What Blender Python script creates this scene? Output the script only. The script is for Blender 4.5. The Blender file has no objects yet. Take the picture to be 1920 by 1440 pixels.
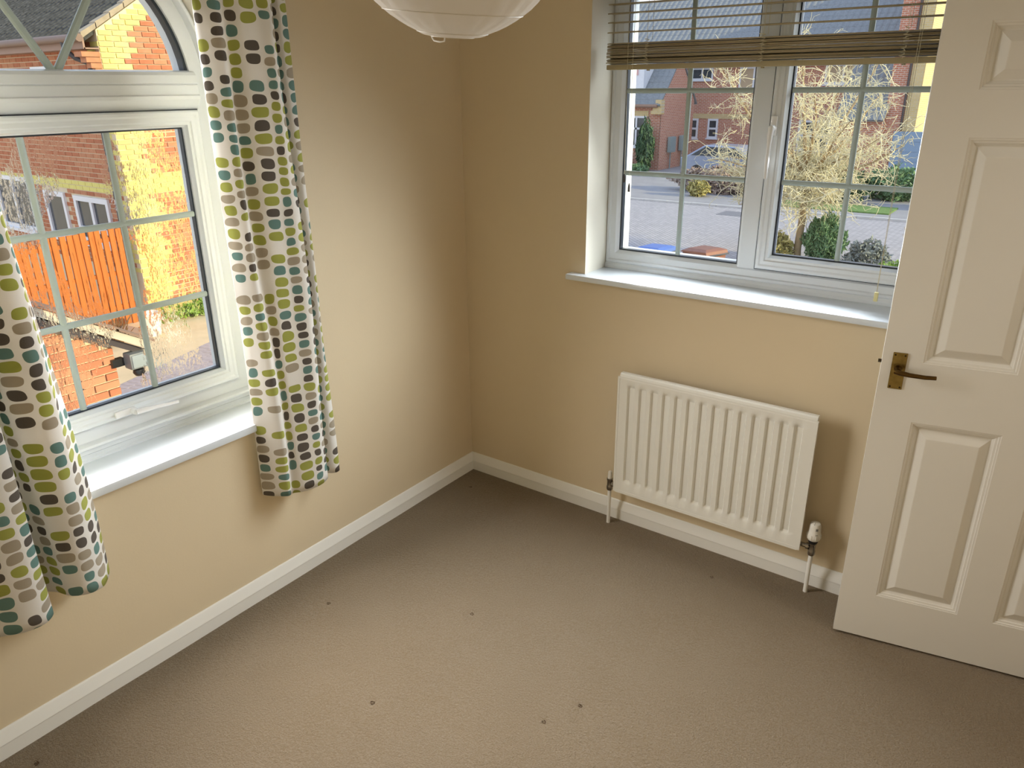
import bpy, bmesh, math, random
import numpy as np
from mathutils import Vector, Matrix
random.seed(7); rng = np.random.default_rng(7)
C = bpy.context.collection
sc = bpy.context.scene
R = math.radians

# ------------------------------------------------------------------ camera, world, sun, daylight, exposure
cam_d = bpy.data.cameras.new('camera'); cam = bpy.data.objects.new('camera', cam_d); C.objects.link(cam)
cam_d.sensor_fit = 'HORIZONTAL'; cam_d.sensor_width = 36.0
cam_d.lens = 1411.46 * 36.0 / 1920.0
cam_d.clip_start = 0.02; cam_d.clip_end = 500
YAW, PITCH, ROLL = 0.6301, -0.3761, -0.0098
fw = Vector((-math.sin(YAW)*math.cos(PITCH), math.cos(YAW)*math.cos(PITCH), math.sin(PITCH)))
rt = Vector((math.cos(YAW), math.sin(YAW), 0)); up = rt.cross(fw)
r2 = math.cos(ROLL)*rt + math.sin(ROLL)*up; u2 = math.cos(ROLL)*up - math.sin(ROLL)*rt
cam.matrix_world = Matrix(((r2.x, u2.x, -fw.x, 2.1042), (r2.y, u2.y, -fw.y, -2.551), (r2.z, u2.z, -fw.z, 1.7388), (0, 0, 0, 1)))
sc.camera = cam

w = bpy.data.worlds.new('sky'); sc.world = w; w.use_nodes = True
nt = w.node_tree; nt.nodes.clear()
o = nt.nodes.new('ShaderNodeOutputWorld'); bg = nt.nodes.new('ShaderNodeBackground')
tc = nt.nodes.new('ShaderNodeTexCoord'); sx = nt.nodes.new('ShaderNodeSeparateXYZ'); cr = nt.nodes.new('ShaderNodeValToRGB')
nt.links.new(tc.outputs['Generated'], sx.inputs[0]); nt.links.new(sx.outputs['Z'], cr.inputs[0])
cr.color_ramp.elements[0].position = 0.0; cr.color_ramp.elements[0].color = (0.95, 0.95, 0.98, 1)
cr.color_ramp.elements[1].position = 0.75; cr.color_ramp.elements[1].color = (0.50, 0.65, 0.95, 1)
nt.links.new(cr.outputs[0], bg.inputs[0]); bg.inputs[1].default_value = 1.25
nt.links.new(bg.outputs[0], o.inputs[0])

sun_d = bpy.data.lights.new('sun', 'SUN'); sun = bpy.data.objects.new('sun', sun_d); C.objects.link(sun)
sun_d.energy = 4.1; sun_d.angle = R(0.6); sun_d.color = (1.0, 0.86, 0.50)
sun.rotation_euler = Vector((0.95, 0.12, 0.30)).to_track_quat('Z', 'Y').to_euler()

def area(name, loc, target, sx_, sy_, watts, col, spread=180):
    d = bpy.data.lights.new(name, 'AREA'); d.shape = 'RECTANGLE'; d.size = sx_; d.size_y = sy_; d.energy = watts; d.color = col; d.spread = R(spread)
    ob = bpy.data.objects.new(name, d); C.objects.link(ob); ob.location = loc
    ob.rotation_euler = (Vector(target)-Vector(loc)).to_track_quat('-Z', 'Y').to_euler()
    return ob
for k in range(4):      # daylight entering, as louvred strips standing inside each window opening, aimed into the room
    z_ = 0.99+k*.285
    area('daylight_left_window', (-0.045, -1.50, z_), (0.955, -1.45, z_-.58), 0.84, 0.275, 6.2, (1.0, 0.97, 0.94), 125)
for k in range(2):
    z_ = 1.30+k*.33
    area('daylight_right_window', (1.22, 0.045, z_), (1.08, -0.955, z_-.60), 0.90, 0.33, 7.6, (0.88, 0.95, 1.0), 125)
area('sky_glow_right_window', (4.7, 2.62, 4.05), (1.22, 0.0, 1.42), 3.0, 3.0, 54, (0.90, 0.96, 1.0), 60)
area('landing_fill', (3.0, -0.55, 2.15), (2.6, -0.7, 0.0), 0.5, 0.5, 6, (1.0, 0.96, 0.90))  # fill lamp added on the unseen landing to brighten the room

vs = sc.view_settings
vs.view_transform = 'Standard'; vs.look = 'None'; vs.gamma = 1.0; vs.exposure = 0.17; vs.use_curve_mapping = False

# ------------------------------------------------------------------ materials
class NT:
    def __init__(s, name):
        s.m = bpy.data.materials.new(name); s.m.use_nodes = True; s.t = s.m.node_tree; s.t.nodes.clear()
        s.out = s.n('ShaderNodeOutputMaterial')
    def n(s, k, **kw):
        x = s.t.nodes.new(k)
        for a, b in kw.items(): setattr(x, a, b)
        return x
    def l(s, a, b): s.t.links.new(a, b)
    def math(s, op, a, b=None, c=None):
        x = s.n('ShaderNodeMath', operation=op)
        for i, v in enumerate((a, b, c)):
            if v is None: continue
            if isinstance(v, (int, float)): x.inputs[i].default_value = v
            else: s.l(v, x.inputs[i])
        return x.outputs[0]
    def mix(s, fac, a, b):
        x = s.n('ShaderNodeMix', data_type='RGBA')
        for k, v in ((0, fac), (6, a), (7, b)):
            if isinstance(v, (int, float)): x.inputs[k].default_value = v
            elif isinstance(v, tuple): x.inputs[k].default_value = (*v, 1)[:4]
            else: s.l(v, x.inputs[k])
        return x.outputs[2]
    def noise(s, scale, detail=2, vec=None, rough=0.5):
        x = s.n('ShaderNodeTexNoise'); x.inputs['Scale'].default_value = scale; x.inputs['Detail'].default_value = detail
        x.inputs['Roughness'].default_value = rough
        if vec is not None: s.l(vec, x.inputs['Vector'])
        return x.outputs[0]
    def bsdf(s, col, rough=0.5, metal=0.0, spec=0.5, bump=None, bs=0.2, bd=0.01):
        p = s.n('ShaderNodeBsdfPrincipled')
        if isinstance(col, tuple): p.inputs['Base Color'].default_value = (*col, 1)[:4]
        else: s.l(col, p.inputs['Base Color'])
        if isinstance(rough, (int, float)): p.inputs['Roughness'].default_value = rough
        else: s.l(rough, p.inputs['Roughness'])
        p.inputs['Metallic'].default_value = metal; p.inputs['Specular IOR Level'].default_value = spec
        if bump is not None:
            b = s.n('ShaderNodeBump'); b.inputs['Strength'].default_value = bs; b.inputs['Distance'].default_value = bd
            s.l(bump, b.inputs['Height']); s.l(b.outputs[0], p.inputs['Normal'])
        return p
    def done(s, p): s.l(p.outputs[0], s.out.inputs[0]); return s.m

def plain(name, col, rough=0.5, metal=0.0, spec=0.5, var=0.06, scale=9.0, bump=0.0, bscale=120.0):
    t = NT(name); co = t.n('ShaderNodeTexCoord').outputs['Object']
    n = t.noise(scale, 3, co)
    c = t.mix(n, tuple(max(0, x*(1-var)) for x in col), tuple(min(1, x*(1+var)) for x in col))
    bn = t.noise(bscale, 3, co) if bump else None
    return t.done(t.bsdf(c, rough, metal, spec, bn, bump, 0.004))

M = {}
M['wall'] = plain('cream_wall_paint', (0.73, 0.61, 0.42), 0.55, spec=0.25, var=0.015, bump=0.05, bscale=160)
M['reveal'] = plain('pale_reveal_paint', (0.74, 0.70, 0.60), 0.5, spec=0.3, var=0.015)
M['ceiling'] = plain('white_ceiling_paint', (0.84, 0.83, 0.80), 0.7, var=0.01)
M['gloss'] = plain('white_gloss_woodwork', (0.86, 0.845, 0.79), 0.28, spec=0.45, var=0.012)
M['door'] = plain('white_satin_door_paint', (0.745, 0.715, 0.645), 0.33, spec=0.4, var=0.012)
M['upvc'] = plain('white_upvc', (0.72, 0.755, 0.78), 0.25, spec=0.45, var=0.012)
M['bar'] = plain('pale_green_white_glazing_bar', (0.40, 0.475, 0.455), 0.35, var=0.02)
M['sill'] = plain('white_gloss_sill', (0.72, 0.77, 0.82), 0.14, spec=0.9, var=0.01)
M['seal'] = plain('dark_seal_and_gap_shade', (0.02, 0.03, 0.045), 0.3)  # glazing seals, and the dark strips that draw shade in the sash gaps
M['rad'] = plain('white_radiator_enamel', (0.80, 0.785, 0.72), 0.25, spec=0.5, var=0.008)
M['chrome'] = plain('aged_chrome', (0.35, 0.32, 0.28), 0.25, metal=1.0, var=0.2, scale=40)
M['black'] = plain('black_plastic', (0.012, 0.012, 0.014), 0.35)
M['trv'] = plain('white_valve_plastic', (0.82, 0.79, 0.71), 0.35)
M['paper'] = None
M['brass'] = plain('tarnished_brass', (0.33, 0.24, 0.08), 0.28, metal=1.0, var=0.45, scale=60)
M['brassdark'] = plain('dark_worn_brass', (0.13, 0.075, 0.025), 0.30, metal=1.0, var=0.4, scale=50)
M['screw'] = plain('dark_screw', (0.06, 0.04, 0.02), 0.4, metal=1.0)
M['slat'] = plain('beige_blind_slat', (0.44, 0.37, 0.23), 0.38, spec=0.4, var=0.04)
M['rail'] = plain('beige_bottom_rail', (0.40, 0.335, 0.19), 0.4, var=0.03)
M['cord'] = plain('cream_blind_cord', (0.62, 0.57, 0.40), 0.7)
M['tassel'] = plain('dark_tassel', (0.045, 0.035, 0.03), 0.35)
M['toggle'] = plain('yellowed_toggle', (0.66, 0.60, 0.30), 0.35)
M['handle'] = plain('white_window_handle', (0.84, 0.84, 0.84), 0.22)
M['key'] = plain('brass_key_lock', (0.5, 0.45, 0.3), 0.3, metal=1.0)

# carpet
t = NT('brown_twist_carpet'); co = t.n('ShaderNodeTexCoord').outputs['Object']
big = t.noise(1.3, 3, co); mid = t.noise(7, 4, co, 0.6); fine = t.noise(230, 3, co, 0.75)
c1 = t.mix(big, (0.215, 0.150, 0.082), (0.242, 0.188, 0.126))
c1 = t.mix(t.math('MULTIPLY', mid, 0.55), c1, (0.17, 0.115, 0.055))
c1 = t.mix(t.math('MULTIPLY', t.math('SUBTRACT', fine, 0.38), 1.7), c1, (0.34, 0.285, 0.22))
h = t.math('ADD', t.math('MULTIPLY', fine, 1.0), t.math('MULTIPLY', t.noise(110, 2, co), 0.8))
p = t.bsdf(c1, 0.95, 0, 0.1, h, 0.9, 0.007); p.inputs['Sheen Weight'].default_value = 0.25; p.inputs['Sheen Tint'].default_value = (0.8, 0.72, 0.6, 1)
M['carpet'] = t.done(p)

# window glass (thin) and a glass that carries condensation
def glass_mat(name):
    t = NT(name)
    tr = t.n('ShaderNodeBsdfTransparent'); tr.inputs[0].default_value = (0.97, 0.985, 0.98, 1)
    gl = t.n('ShaderNodeBsdfGlossy'); gl.inputs['Roughness'].default_value = 0.02
    fr = t.n('ShaderNodeFresnel'); fr.inputs[0].default_value = 1.35
    mx = t.n('ShaderNodeMixShader'); t.l(t.math('MULTIPLY', fr.outputs[0], 0.6), mx.inputs[0]); t.l(tr.outputs[0], mx.inputs[1]); t.l(gl.outputs[0], mx.inputs[2])
    t.l(mx.outputs[0], t.out.inputs[0]); return t.m
M['glass'] = glass_mat('clear_window_glass')
t = NT('condensation_droplets'); co = t.n('ShaderNodeTexCoord').outputs['Object']
mp = t.n('ShaderNodeMapping'); mp.inputs['Scale'].default_value = (1, 1, 0.35); t.l(co, mp.inputs[0])
mp2 = t.n('ShaderNodeMapping'); mp2.inputs['Scale'].default_value = (1, 1, 0.5); t.l(co, mp2.inputs[0])
runs = t.noise(170, 3, mp.outputs[0], 0.6); zone = t.noise(5.2, 2, mp2.outputs[0])
m = t.math('MULTIPLY', t.math('GREATER_THAN', runs, 0.50), t.math('GREATER_THAN', zone, 0.50))
tr = t.n('ShaderNodeBsdfTransparent')
rf = t.n('ShaderNodeBsdfRefraction'); rf.inputs['IOR'].default_value = 1.04; rf.inputs['Roughness'].default_value = 0.03
b = t.n('ShaderNodeBump'); b.inputs['Strength'].default_value = 1.0; b.inputs['Distance'].default_value = 0.004
t.l(t.noise(240, 2, mp.outputs[0]), b.inputs['Height']); t.l(b.outputs[0], rf.inputs['Normal'])
m2 = t.n('ShaderNodeMixShader'); t.l(t.math('MULTIPLY', m, 0.9), m2.inputs[0]); t.l(tr.outputs[0], m2.inputs[1]); t.l(rf.outputs[0], m2.inputs[2])
t.l(m2.outputs[0], t.out.inputs[0]); M['drops'] = t.m

# printed curtain cloth: columns of rounded pebbles
t = NT('pebble_print_curtain_cloth')
uv = t.n('ShaderNodeUVMap').outputs[0]
wn = t.n('ShaderNodeTexNoise'); wn.inputs['Scale'].default_value = 22; wn.inputs['Detail'].default_value = 0; t.l(uv, wn.inputs['Vector'])
sub = t.n('ShaderNodeVectorMath', operation='SUBTRACT'); t.l(wn.outputs['Color'], sub.inputs[0]); sub.inputs[1].default_value = (0.5, 0.5, 0.5)
scl = t.n('ShaderNodeVectorMath', operation='SCALE'); t.l(sub.outputs[0], scl.inputs[0]); scl.inputs['Scale'].default_value = 0.011
ad = t.n('ShaderNodeVectorMath', operation='ADD'); t.l(uv, ad.inputs[0]); t.l(scl.outputs[0], ad.inputs[1])
sp = t.n('ShaderNodeSeparateXYZ'); t.l(ad.outputs[0], sp.inputs[0])
uu = t.math('ADD', t.math('DIVIDE', sp.outputs[0], 0.0465), t.math('MULTIPLY', t.math('SINE', t.math('MULTIPLY', sp.outputs[0], 60.0)), 0.07)); col = t.math('FLOOR', uu); fu = t.math('SUBTRACT', t.math('FRACT', uu), 0.5)
w1 = t.n('ShaderNodeTexWhiteNoise', noise_dimensions='1D'); t.l(col, w1.inputs['W'])
vv = t.math('ADD', t.math('DIVIDE', sp.outputs[1], t.math('ADD', 0.0310, t.math('MULTIPLY', w1.outputs[0], 0.007))), t.math('MULTIPLY', w1.outputs[0], 9.7)); row = t.math('FLOOR', vv)
fv = t.math('SUBTRACT', t.math('FRACT', vv), 0.5)
cb = t.n('ShaderNodeCombineXYZ'); t.l(col, cb.inputs[0]); t.l(row, cb.inputs[1])
w2 = t.n('ShaderNodeTexWhiteNoise', noise_dimensions='2D'); t.l(cb.outputs[0], w2.inputs['Vector'])
sc3 = t.n('ShaderNodeSeparateXYZ'); t.l(w2.outputs['Color'], sc3.inputs[0])
ex = t.math('POWER', t.math('DIVIDE', t.math('ABSOLUTE', fu), t.math('ADD', 0.33, t.math('MULTIPLY', sc3.outputs[0], 0.12))), 2.8)
ey = t.math('POWER', t.math('DIVIDE', t.math('ABSOLUTE', fv), t.math('ADD', 0.37, t.math('MULTIPLY', sc3.outputs[1], 0.07))), 2.8)
inside = t.math('LESS_THAN', t.math('ADD', ex, ey), 1.0)
mask = t.math('MULTIPLY', inside, t.math('GREATER_THAN', sc3.outputs[2], 0.10))
rp = t.n('ShaderNodeValToRGB'); rp.color_ramp.interpolation = 'CONSTANT'; t.l(w2.outputs['Value'], rp.inputs[0])
cols = [(0.0, (0.052, 0.034, 0.028)), (0.19, (0.085, 0.225, 0.21)), (0.46, (0.37, 0.395, 0.035)), (0.77, (0.41, 0.345, 0.255))]
el = rp.color_ramp.elements
while len(el) < len(cols): el.new(0.5)
for e_, (ps, c_) in zip(el, cols): e_.position = ps; e_.color = (*c_, 1)
weave = t.noise(900, 2, uv)
base = t.mix(t.math('MULTIPLY', weave, 0.25), (0.86, 0.835, 0.79), (0.70, 0.67, 0.62))
peb = t.mix(t.math('MULTIPLY', weave, 0.35), rp.outputs[0], (0.5, 0.48, 0.42))
cc = t.mix(mask, base, peb)
p = t.bsdf(cc, 0.85, 0, 0.15, weave, 0.15, 0.002)
tl = t.n('ShaderNodeBsdfTranslucent'); t.l(cc, tl.inputs[0])
mx = t.n('ShaderNodeMixShader'); mx.inputs[0].default_value = 0.12; t.l(p.outputs[0], mx.inputs[1]); t.l(tl.outputs[0], mx.inputs[2])
t.l(mx.outputs[0], t.out.inputs[0]); M['curtain'] = t.m

# lantern paper
t = NT('white_rice_paper'); co = t.n('ShaderNodeTexCoord').outputs['Object']
p = t.bsdf((0.84, 0.80, 0.74), 0.8, 0, 0.1, t.noise(60, 3, co), 0.25, 0.004)
tl = t.n('ShaderNodeBsdfTranslucent'); tl.inputs[0].default_value = (0.84, 0.80, 0.74, 1)
mx = t.n('ShaderNodeMixShader'); mx.inputs[0].default_value = 0.45; t.l(p.outputs[0], mx.inputs[1]); t.l(tl.outputs[0], mx.inputs[2])
t.l(mx.outputs[0], t.out.inputs[0]); M['paper'] = t.m

# outdoor materials
def brick_mat(name, axis, c1, c2, mortar, bw=0.225, bh=0.075):
    t = NT(name); co = t.n('ShaderNodeNewGeometry').outputs['Position']
    s_ = t.n('ShaderNodeSeparateXYZ'); t.l(co, s_.inputs[0]); cb_ = t.n('ShaderNodeCombineXYZ')
    t.l(s_.outputs[axis], cb_.inputs[0]); t.l(s_.outputs[2 if axis != 2 else 1], cb_.inputs[1])
    b = t.n('ShaderNodeTexBrick'); t.l(cb_.outputs[0], b.inputs['Vector'])
    b.inputs['Scale'].default_value = 1; b.inputs['Brick Width'].default_value = bw; b.inputs['Row Height'].default_value = bh
    b.inputs['Mortar Size'].default_value = 0.010; b.inputs['Color1'].default_value = (*c1, 1); b.inputs['Color2'].default_value = (*c2, 1); b.inputs['Mortar'].default_value = (*mortar, 1)
    p = t.bsdf(b.outputs['Color'], 0.9, 0, 0.15, b.outputs['Fac'], -0.3, 0.01)
    return t.done(p)
RED1, RED2, MORT = (0.52, 0.19, 0.115), (0.60, 0.25, 0.155), (0.68, 0.56, 0.46)
M['brickx'] = brick_mat('red_brick_street_front', 0, RED1, RED2, MORT)
M['bricky'] = brick_mat('red_brick_gable', 1, RED1, RED2, MORT)
M['buffx'] = brick_mat('buff_brick_front', 0, (0.66, 0.49, 0.22), (0.72, 0.55, 0.27), (0.66, 0.55, 0.38))
M['buffy'] = brick_mat('buff_brick_gable', 1, (0.66, 0.49, 0.22), (0.72, 0.55, 0.27), (0.66, 0.55, 0.38))
M['brickA'] = plain('red_brick', (0.47, 0.17, 0.085), 0.9, var=0.25, scale=14)
M['brickB'] = plain('orange_red_brick', (0.53, 0.235, 0.125), 0.9, var=0.25, scale=14)
M['brickC'] = plain('buff_yellow_brick', (0.78, 0.70, 0.22), 0.9, var=0.10, scale=14)
M['mortar'] = plain('pale_mortar', (0.74, 0.62, 0.44), 0.95, spec=0.1, var=0.08)
M['tile'] = plain('dark_grey_roof_tile', (0.075, 0.076, 0.077), 0.95, spec=0.03, var=0.9, scale=16)
M['slate'] = plain('blue_grey_roof_tile', (0.27, 0.28, 0.285), 0.9, spec=0.1, var=0.3, scale=12)
M['verge'] = plain('grey_verge_tile', (0.40, 0.33, 0.24), 0.9, var=0.35, scale=8)
M['gutter'] = plain('brown_gutter', (0.22, 0.14, 0.105), 0.5, var=0.1)
M['pipe'] = plain('black_brown_downpipe', (0.06, 0.05, 0.055), 0.4)
M['soffit'] = plain('brown_fascia_board', (0.36, 0.23, 0.17), 0.6)
M['fascia'] = plain('weathered_pale_fascia', (0.52, 0.46, 0.36), 0.6, var=0.15)
t = NT('orange_stained_fence_board'); co = t.n('ShaderNodeNewGeometry').outputs['Position']
mp = t.n('ShaderNodeMapping'); mp.inputs['Scale'].default_value = (1, 14, 0.9); t.l(co, mp.inputs[0])
st1 = t.noise(2.2, 4, mp.outputs[0], 0.65); k_ = t.mix(st1, (0.66, 0.24, 0.075), (0.42, 0.125, 0.035))
k_ = t.mix(t.math('MULTIPLY', t.math('GREATER_THAN', t.noise(3.1, 3, mp.outputs[0], 0.7), 0.64), 0.75), k_, (0.13, 0.05, 0.02))
M['fence'] = t.done(t.bsdf(k_, 0.9, 0, 0.1, st1, 0.3, 0.01))
M['pvcout'] = plain('white_outdoor_frame', (0.82, 0.83, 0.86), 0.35)
M['darkpane'] = plain('dark_house_window_pane', (0.07, 0.08, 0.09), 0.08, spec=0.6, var=0.3, scale=3)
M['curtainpane'] = plain('pale_blind_behind_pane', (0.55, 0.42, 0.27), 0.4, var=0.05)
M['greybox'] = plain('grey_green_meter_box', (0.30, 0.37, 0.37), 0.5)
M['bluedoor'] = plain('blue_grey_garage_door', (0.27, 0.37, 0.50), 0.5, var=0.05)
M['lampgrey'] = plain('grey_floodlight_case', (0.17, 0.18, 0.185), 0.4, var=0.1)
M['lampglass'] = plain('floodlight_lens', (0.30, 0.33, 0.34), 0.15)
M['drive'] = plain('tan_gravel_drive', (0.76, 0.59, 0.37), 0.95, spec=0.1, var=0.14, scale=3.5, bump=0.4, bscale=50)
M['grass'] = plain('winter_lawn', (0.17, 0.27, 0.075), 0.95, var=0.4, scale=10)
M['kerb'] = plain('pale_concrete_kerb', (0.62, 0.59, 0.56), 0.9, var=0.12, scale=6)
M['tarmac'] = plain('grey_tarmac_path', (0.36, 0.34, 0.34), 0.95, var=0.16, scale=1.4)
M['soil'] = plain('dark_bed_soil', (0.16, 0.13, 0.09), 0.95, var=0.3, scale=5)
t = NT('lilac_grey_block_paving'); co = t.n('ShaderNodeNewGeometry').outputs['Position']
mp = t.n('ShaderNodeMapping'); mp.inputs['Rotation'].default_value = (0, 0, R(45)); t.l(co, mp.inputs[0])
b = t.n('ShaderNodeTexBrick'); t.l(mp.outputs[0], b.inputs['Vector']); b.inputs['Scale'].default_value = 1; b.inputs['Brick Width'].default_value = 0.22; b.inputs['Row Height'].default_value = 0.11
b.inputs['Mortar Size'].default_value = 0.012; b.inputs['Color1'].default_value = (0.47, 0.44, 0.43, 1); b.inputs['Color2'].default_value = (0.58, 0.54, 0.53, 1); b.inputs['Mortar'].default_value = (0.32, 0.29, 0.29, 1)
cpv = t.mix(t.math('MULTIPLY', t.noise(0.35, 3, co), 0.5), b.outputs[0], (0.38, 0.35, 0.37))
M['paving'] = t.done(t.bsdf(cpv, 0.9, 0, 0.2, b.outputs['Fac'], -0.3, 0.01))
def leafy(name, a, b, c):
    t = NT(name); co = t.n('ShaderNodeNewGeometry').outputs['Position']
    n = t.noise(9, 2, co); k = t.mix(n, a, b); k = t.mix(t.math('GREATER_THAN', t.noise(30, 1, co), 0.6), k, c)
    p = t.bsdf(k, 0.7, 0, 0.2); return t.done(p)
M['leafdark'] = leafy('dark_green_leaves', (0.05, 0.10, 0.05), (0.10, 0.17, 0.09), (0.14, 0.22, 0.12))
M['leafmid'] = leafy('mid_green_leaves', (0.12, 0.22, 0.10), (0.22, 0.36, 0.18), (0.34, 0.45, 0.26))
M['leafgrey'] = leafy('grey_green_lavender', (0.22, 0.25, 0.22), (0.33, 0.35, 0.32), (0.42, 0.42, 0.40))
M['leaflime'] = leafy('lime_green_leaves', (0.18, 0.34, 0.05), (0.35, 0.48, 0.10), (0.5, 0.6, 0.2))
M['leafgold'] = leafy('green_and_gold_leaves', (0.24, 0.27, 0.10), (0.58, 0.47, 0.17), (0.70, 0.58, 0.28))
M['leaffaded'] = leafy('faded_pink_brown_stems', (0.34, 0.25, 0.22), (0.47, 0.36, 0.31), (0.55, 0.46, 0.36))
M['twig'] = plain('pale_yellow_twig', (0.74, 0.68, 0.46), 0.85, var=0.2, scale=3)
M['bark'] = plain('grey_brown_bark', (0.42, 0.31, 0.18), 0.95, var=0.25, scale=12, bump=0.6, bscale=30)
M['carpaint'] = plain('blue_grey_car_paint', (0.33, 0.38, 0.50), 0.25, metal=0.3)
M['tyre'] = plain('black_tyre', (0.03, 0.03, 0.03), 0.8)
M['binbrown'] = plain('brown_bin_plastic', (0.30, 0.13, 0.085), 0.5)
M['binblue'] = plain('blue_bin_lid_plastic', (0.10, 0.19, 0.55), 0.45)
M['bincream'] = plain('cream_box_plastic', (0.72, 0.58, 0.42), 0.5)
M['bindark'] = plain('dark_grey_bin_plastic', (0.10, 0.10, 0.11), 0.5)
M['iron'] = plain('dark_iron_cover', (0.24, 0.23, 0.24), 0.7)
M['white'] = plain('white_painted_tub', (0.82, 0.80, 0.74), 0.6)
M['dead'] = plain('dried_brown_stems', (0.22, 0.12, 0.06), 0.9, var=0.3)

# ------------------------------------------------------------------ mesh helpers
class MB:
    def __init__(s): s.v = []; s.f = []
    def add(s, v, f):
        k = len(s.v); s.v += [tuple(p) for p in v]; s.f += [tuple(i+k for i in q) for q in f]; return s
    def box(s, x0, x1, y0, y1, z0, z1):
        return s.add([(x0,y0,z0),(x1,y0,z0),(x1,y1,z0),(x0,y1,z0),(x0,y0,z1),(x1,y0,z1),(x1,y1,z1),(x0,y1,z1)],
                     [(3,2,1,0),(4,5,6,7),(0,1,5,4),(1,2,6,5),(2,3,7,6),(3,0,4,7)])
    def cbox(s, x0, x1, y0, y1, z0, z1, b):
        bm = bmesh.new(); bmesh.ops.create_cube(bm, size=1)
        for v in bm.verts: v.co = Vector(((x0+x1)/2+v.co.x*(x1-x0), (y0+y1)/2+v.co.y*(y1-y0), (z0+z1)/2+v.co.z*(z1-z0)))
        bmesh.ops.bevel(bm, geom=bm.edges[:], offset=b, segments=2, profile=0.6, affect='EDGES')
        bm.verts.index_update(); s.add([v.co[:] for v in bm.verts], [[v.index for v in f.verts] for f in bm.faces]); bm.free(); return s
    def tube(s, pts, rad, n=8, caps=True):
        pts = [Vector(p) for p in pts]; m = len(pts)
        rad = [rad]*m if isinstance(rad, (int, float)) else rad
        v = []; prev = None
        for i in range(m):
            d = (pts[min(i+1, m-1)]-pts[max(i-1, 0)])
            d = d.normalized() if d.length > 1e-9 else Vector((0, 0, 1))
            if prev is None:
                a = d.cross(Vector((0, 0, 1)) if abs(d.z) < 0.9 else Vector((1, 0, 0))).normalized()
            else:
                a = prev - d*prev.dot(d); a = a.normalized() if a.length > 1e-6 else d.orthogonal().normalized()
            prev = a; b = d.cross(a)
            for k in range(n):
                an = 2*math.pi*k/n; v.append(pts[i]+(a*math.cos(an)+b*math.sin(an))*rad[i])
        f = [(i*n+k, i*n+(k+1) % n, (i+1)*n+(k+1) % n, (i+1)*n+k) for i in range(m-1) for k in range(n)]
        if caps: f += [tuple(range(n-1, -1, -1)), tuple((m-1)*n+k for k in range(n))]
        return s.add(v, f)
    def lathe(s, prof, center, n=24, axis='z'):
        v = []; f = []
        for (r_, z_) in prof:
            for k in range(n):
                a = 2*math.pi*k/n; p = (r_*math.cos(a), r_*math.sin(a), z_)
                if axis == 'x': p = (p[2], p[0], p[1])
                if axis == 'y': p = (p[0], p[2], p[1])
                v.append((center[0]+p[0], center[1]+p[1], center[2]+p[2]))
        m = len(prof)
        for i in range(m-1):
            for k in range(n): f.append((i*n+k, i*n+(k+1) % n, (i+1)*n+(k+1) % n, (i+1)*n+k))
        f += [tuple(range(n-1, -1, -1)), tuple((m-1)*n+k for k in range(n))]
        return s.add(v, f)
    def prism(s, poly, a, b, mapf):
        n = len(poly); v = [mapf(p[0], p[1], a) for p in poly]+[mapf(p[0], p[1], b) for p in poly]
        f = [tuple(range(n-1, -1, -1)), tuple(range(n, 2*n))]+[(i, (i+1) % n, n+(i+1) % n, n+i) for i in range(n)]
        return s.add(v, f)
    def sweep(s, pts, prof, mapf):
        """closed loop pts (counter-clockwise 2D), profile of (inset, w), mitred"""
        n = len(pts); m = len(prof); v = []
        for i in range(n):
            p = Vector(pts[i]); e0 = (p-Vector(pts[i-1])).normalized(); e1 = (Vector(pts[(i+1) % n])-p).normalized()
            n0 = Vector((-e0.y, e0.x)); n1 = Vector((-e1.y, e1.x)); mm = (n0+n1)/(1+n0.dot(n1))
            for (ins, w_) in prof:
                q = p+mm*ins; v.append(mapf(q.x, q.y, w_))
        f = [(i*m+j, ((i+1) % n)*m+j, ((i+1) % n)*m+(j+1) % m, i*m+(j+1) % m) for i in range(n) for j in range(m)]
        return s.add(v, f)
    def build(s, name, mat, parent=None, smooth=None, bevel=0, recalc=True):
        me = bpy.data.meshes.new(name); me.from_pydata(s.v, [], s.f)
        if recalc:
            bm = bmesh.new(); bm.from_mesh(me); bmesh.ops.recalc_face_normals(bm, faces=bm.faces[:]); bm.to_mesh(me); bm.free()
        if mat is not None: me.materials.append(mat)
        if smooth is not None:
            me.shade_smooth()
            if smooth < 179: me.set_sharp_from_angle(angle=R(smooth))
        ob = bpy.data.objects.new(name, me); C.objects.link(ob)
        if parent is not None: ob.parent = parent; ob.matrix_parent_inverse = parent.matrix_world.inverted()
        if bevel:
            b = ob.modifiers.new('bevel', 'BEVEL'); b.width = bevel; b.segments = 2; b.limit_method = 'ANGLE'
        return ob
def tag(ob, label=None, cat=None, group=None, kind=None):
    for k, v in (('label', label), ('category', cat), ('group', group), ('kind', kind)):
        if v: ob[k] = v
    return ob
def empty(name, loc=(0, 0, 0)):
    e = bpy.data.objects.new(name, None); C.objects.link(e); e.location = loc; e.empty_display_size = 0.1
    e.matrix_world = Matrix.Translation(loc); return e
def struct(ob): ob['kind'] = 'structure'; return ob

# ------------------------------------------------------------------ room shell
XE, YB, ZC = 2.52, -3.05, 2.32
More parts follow.
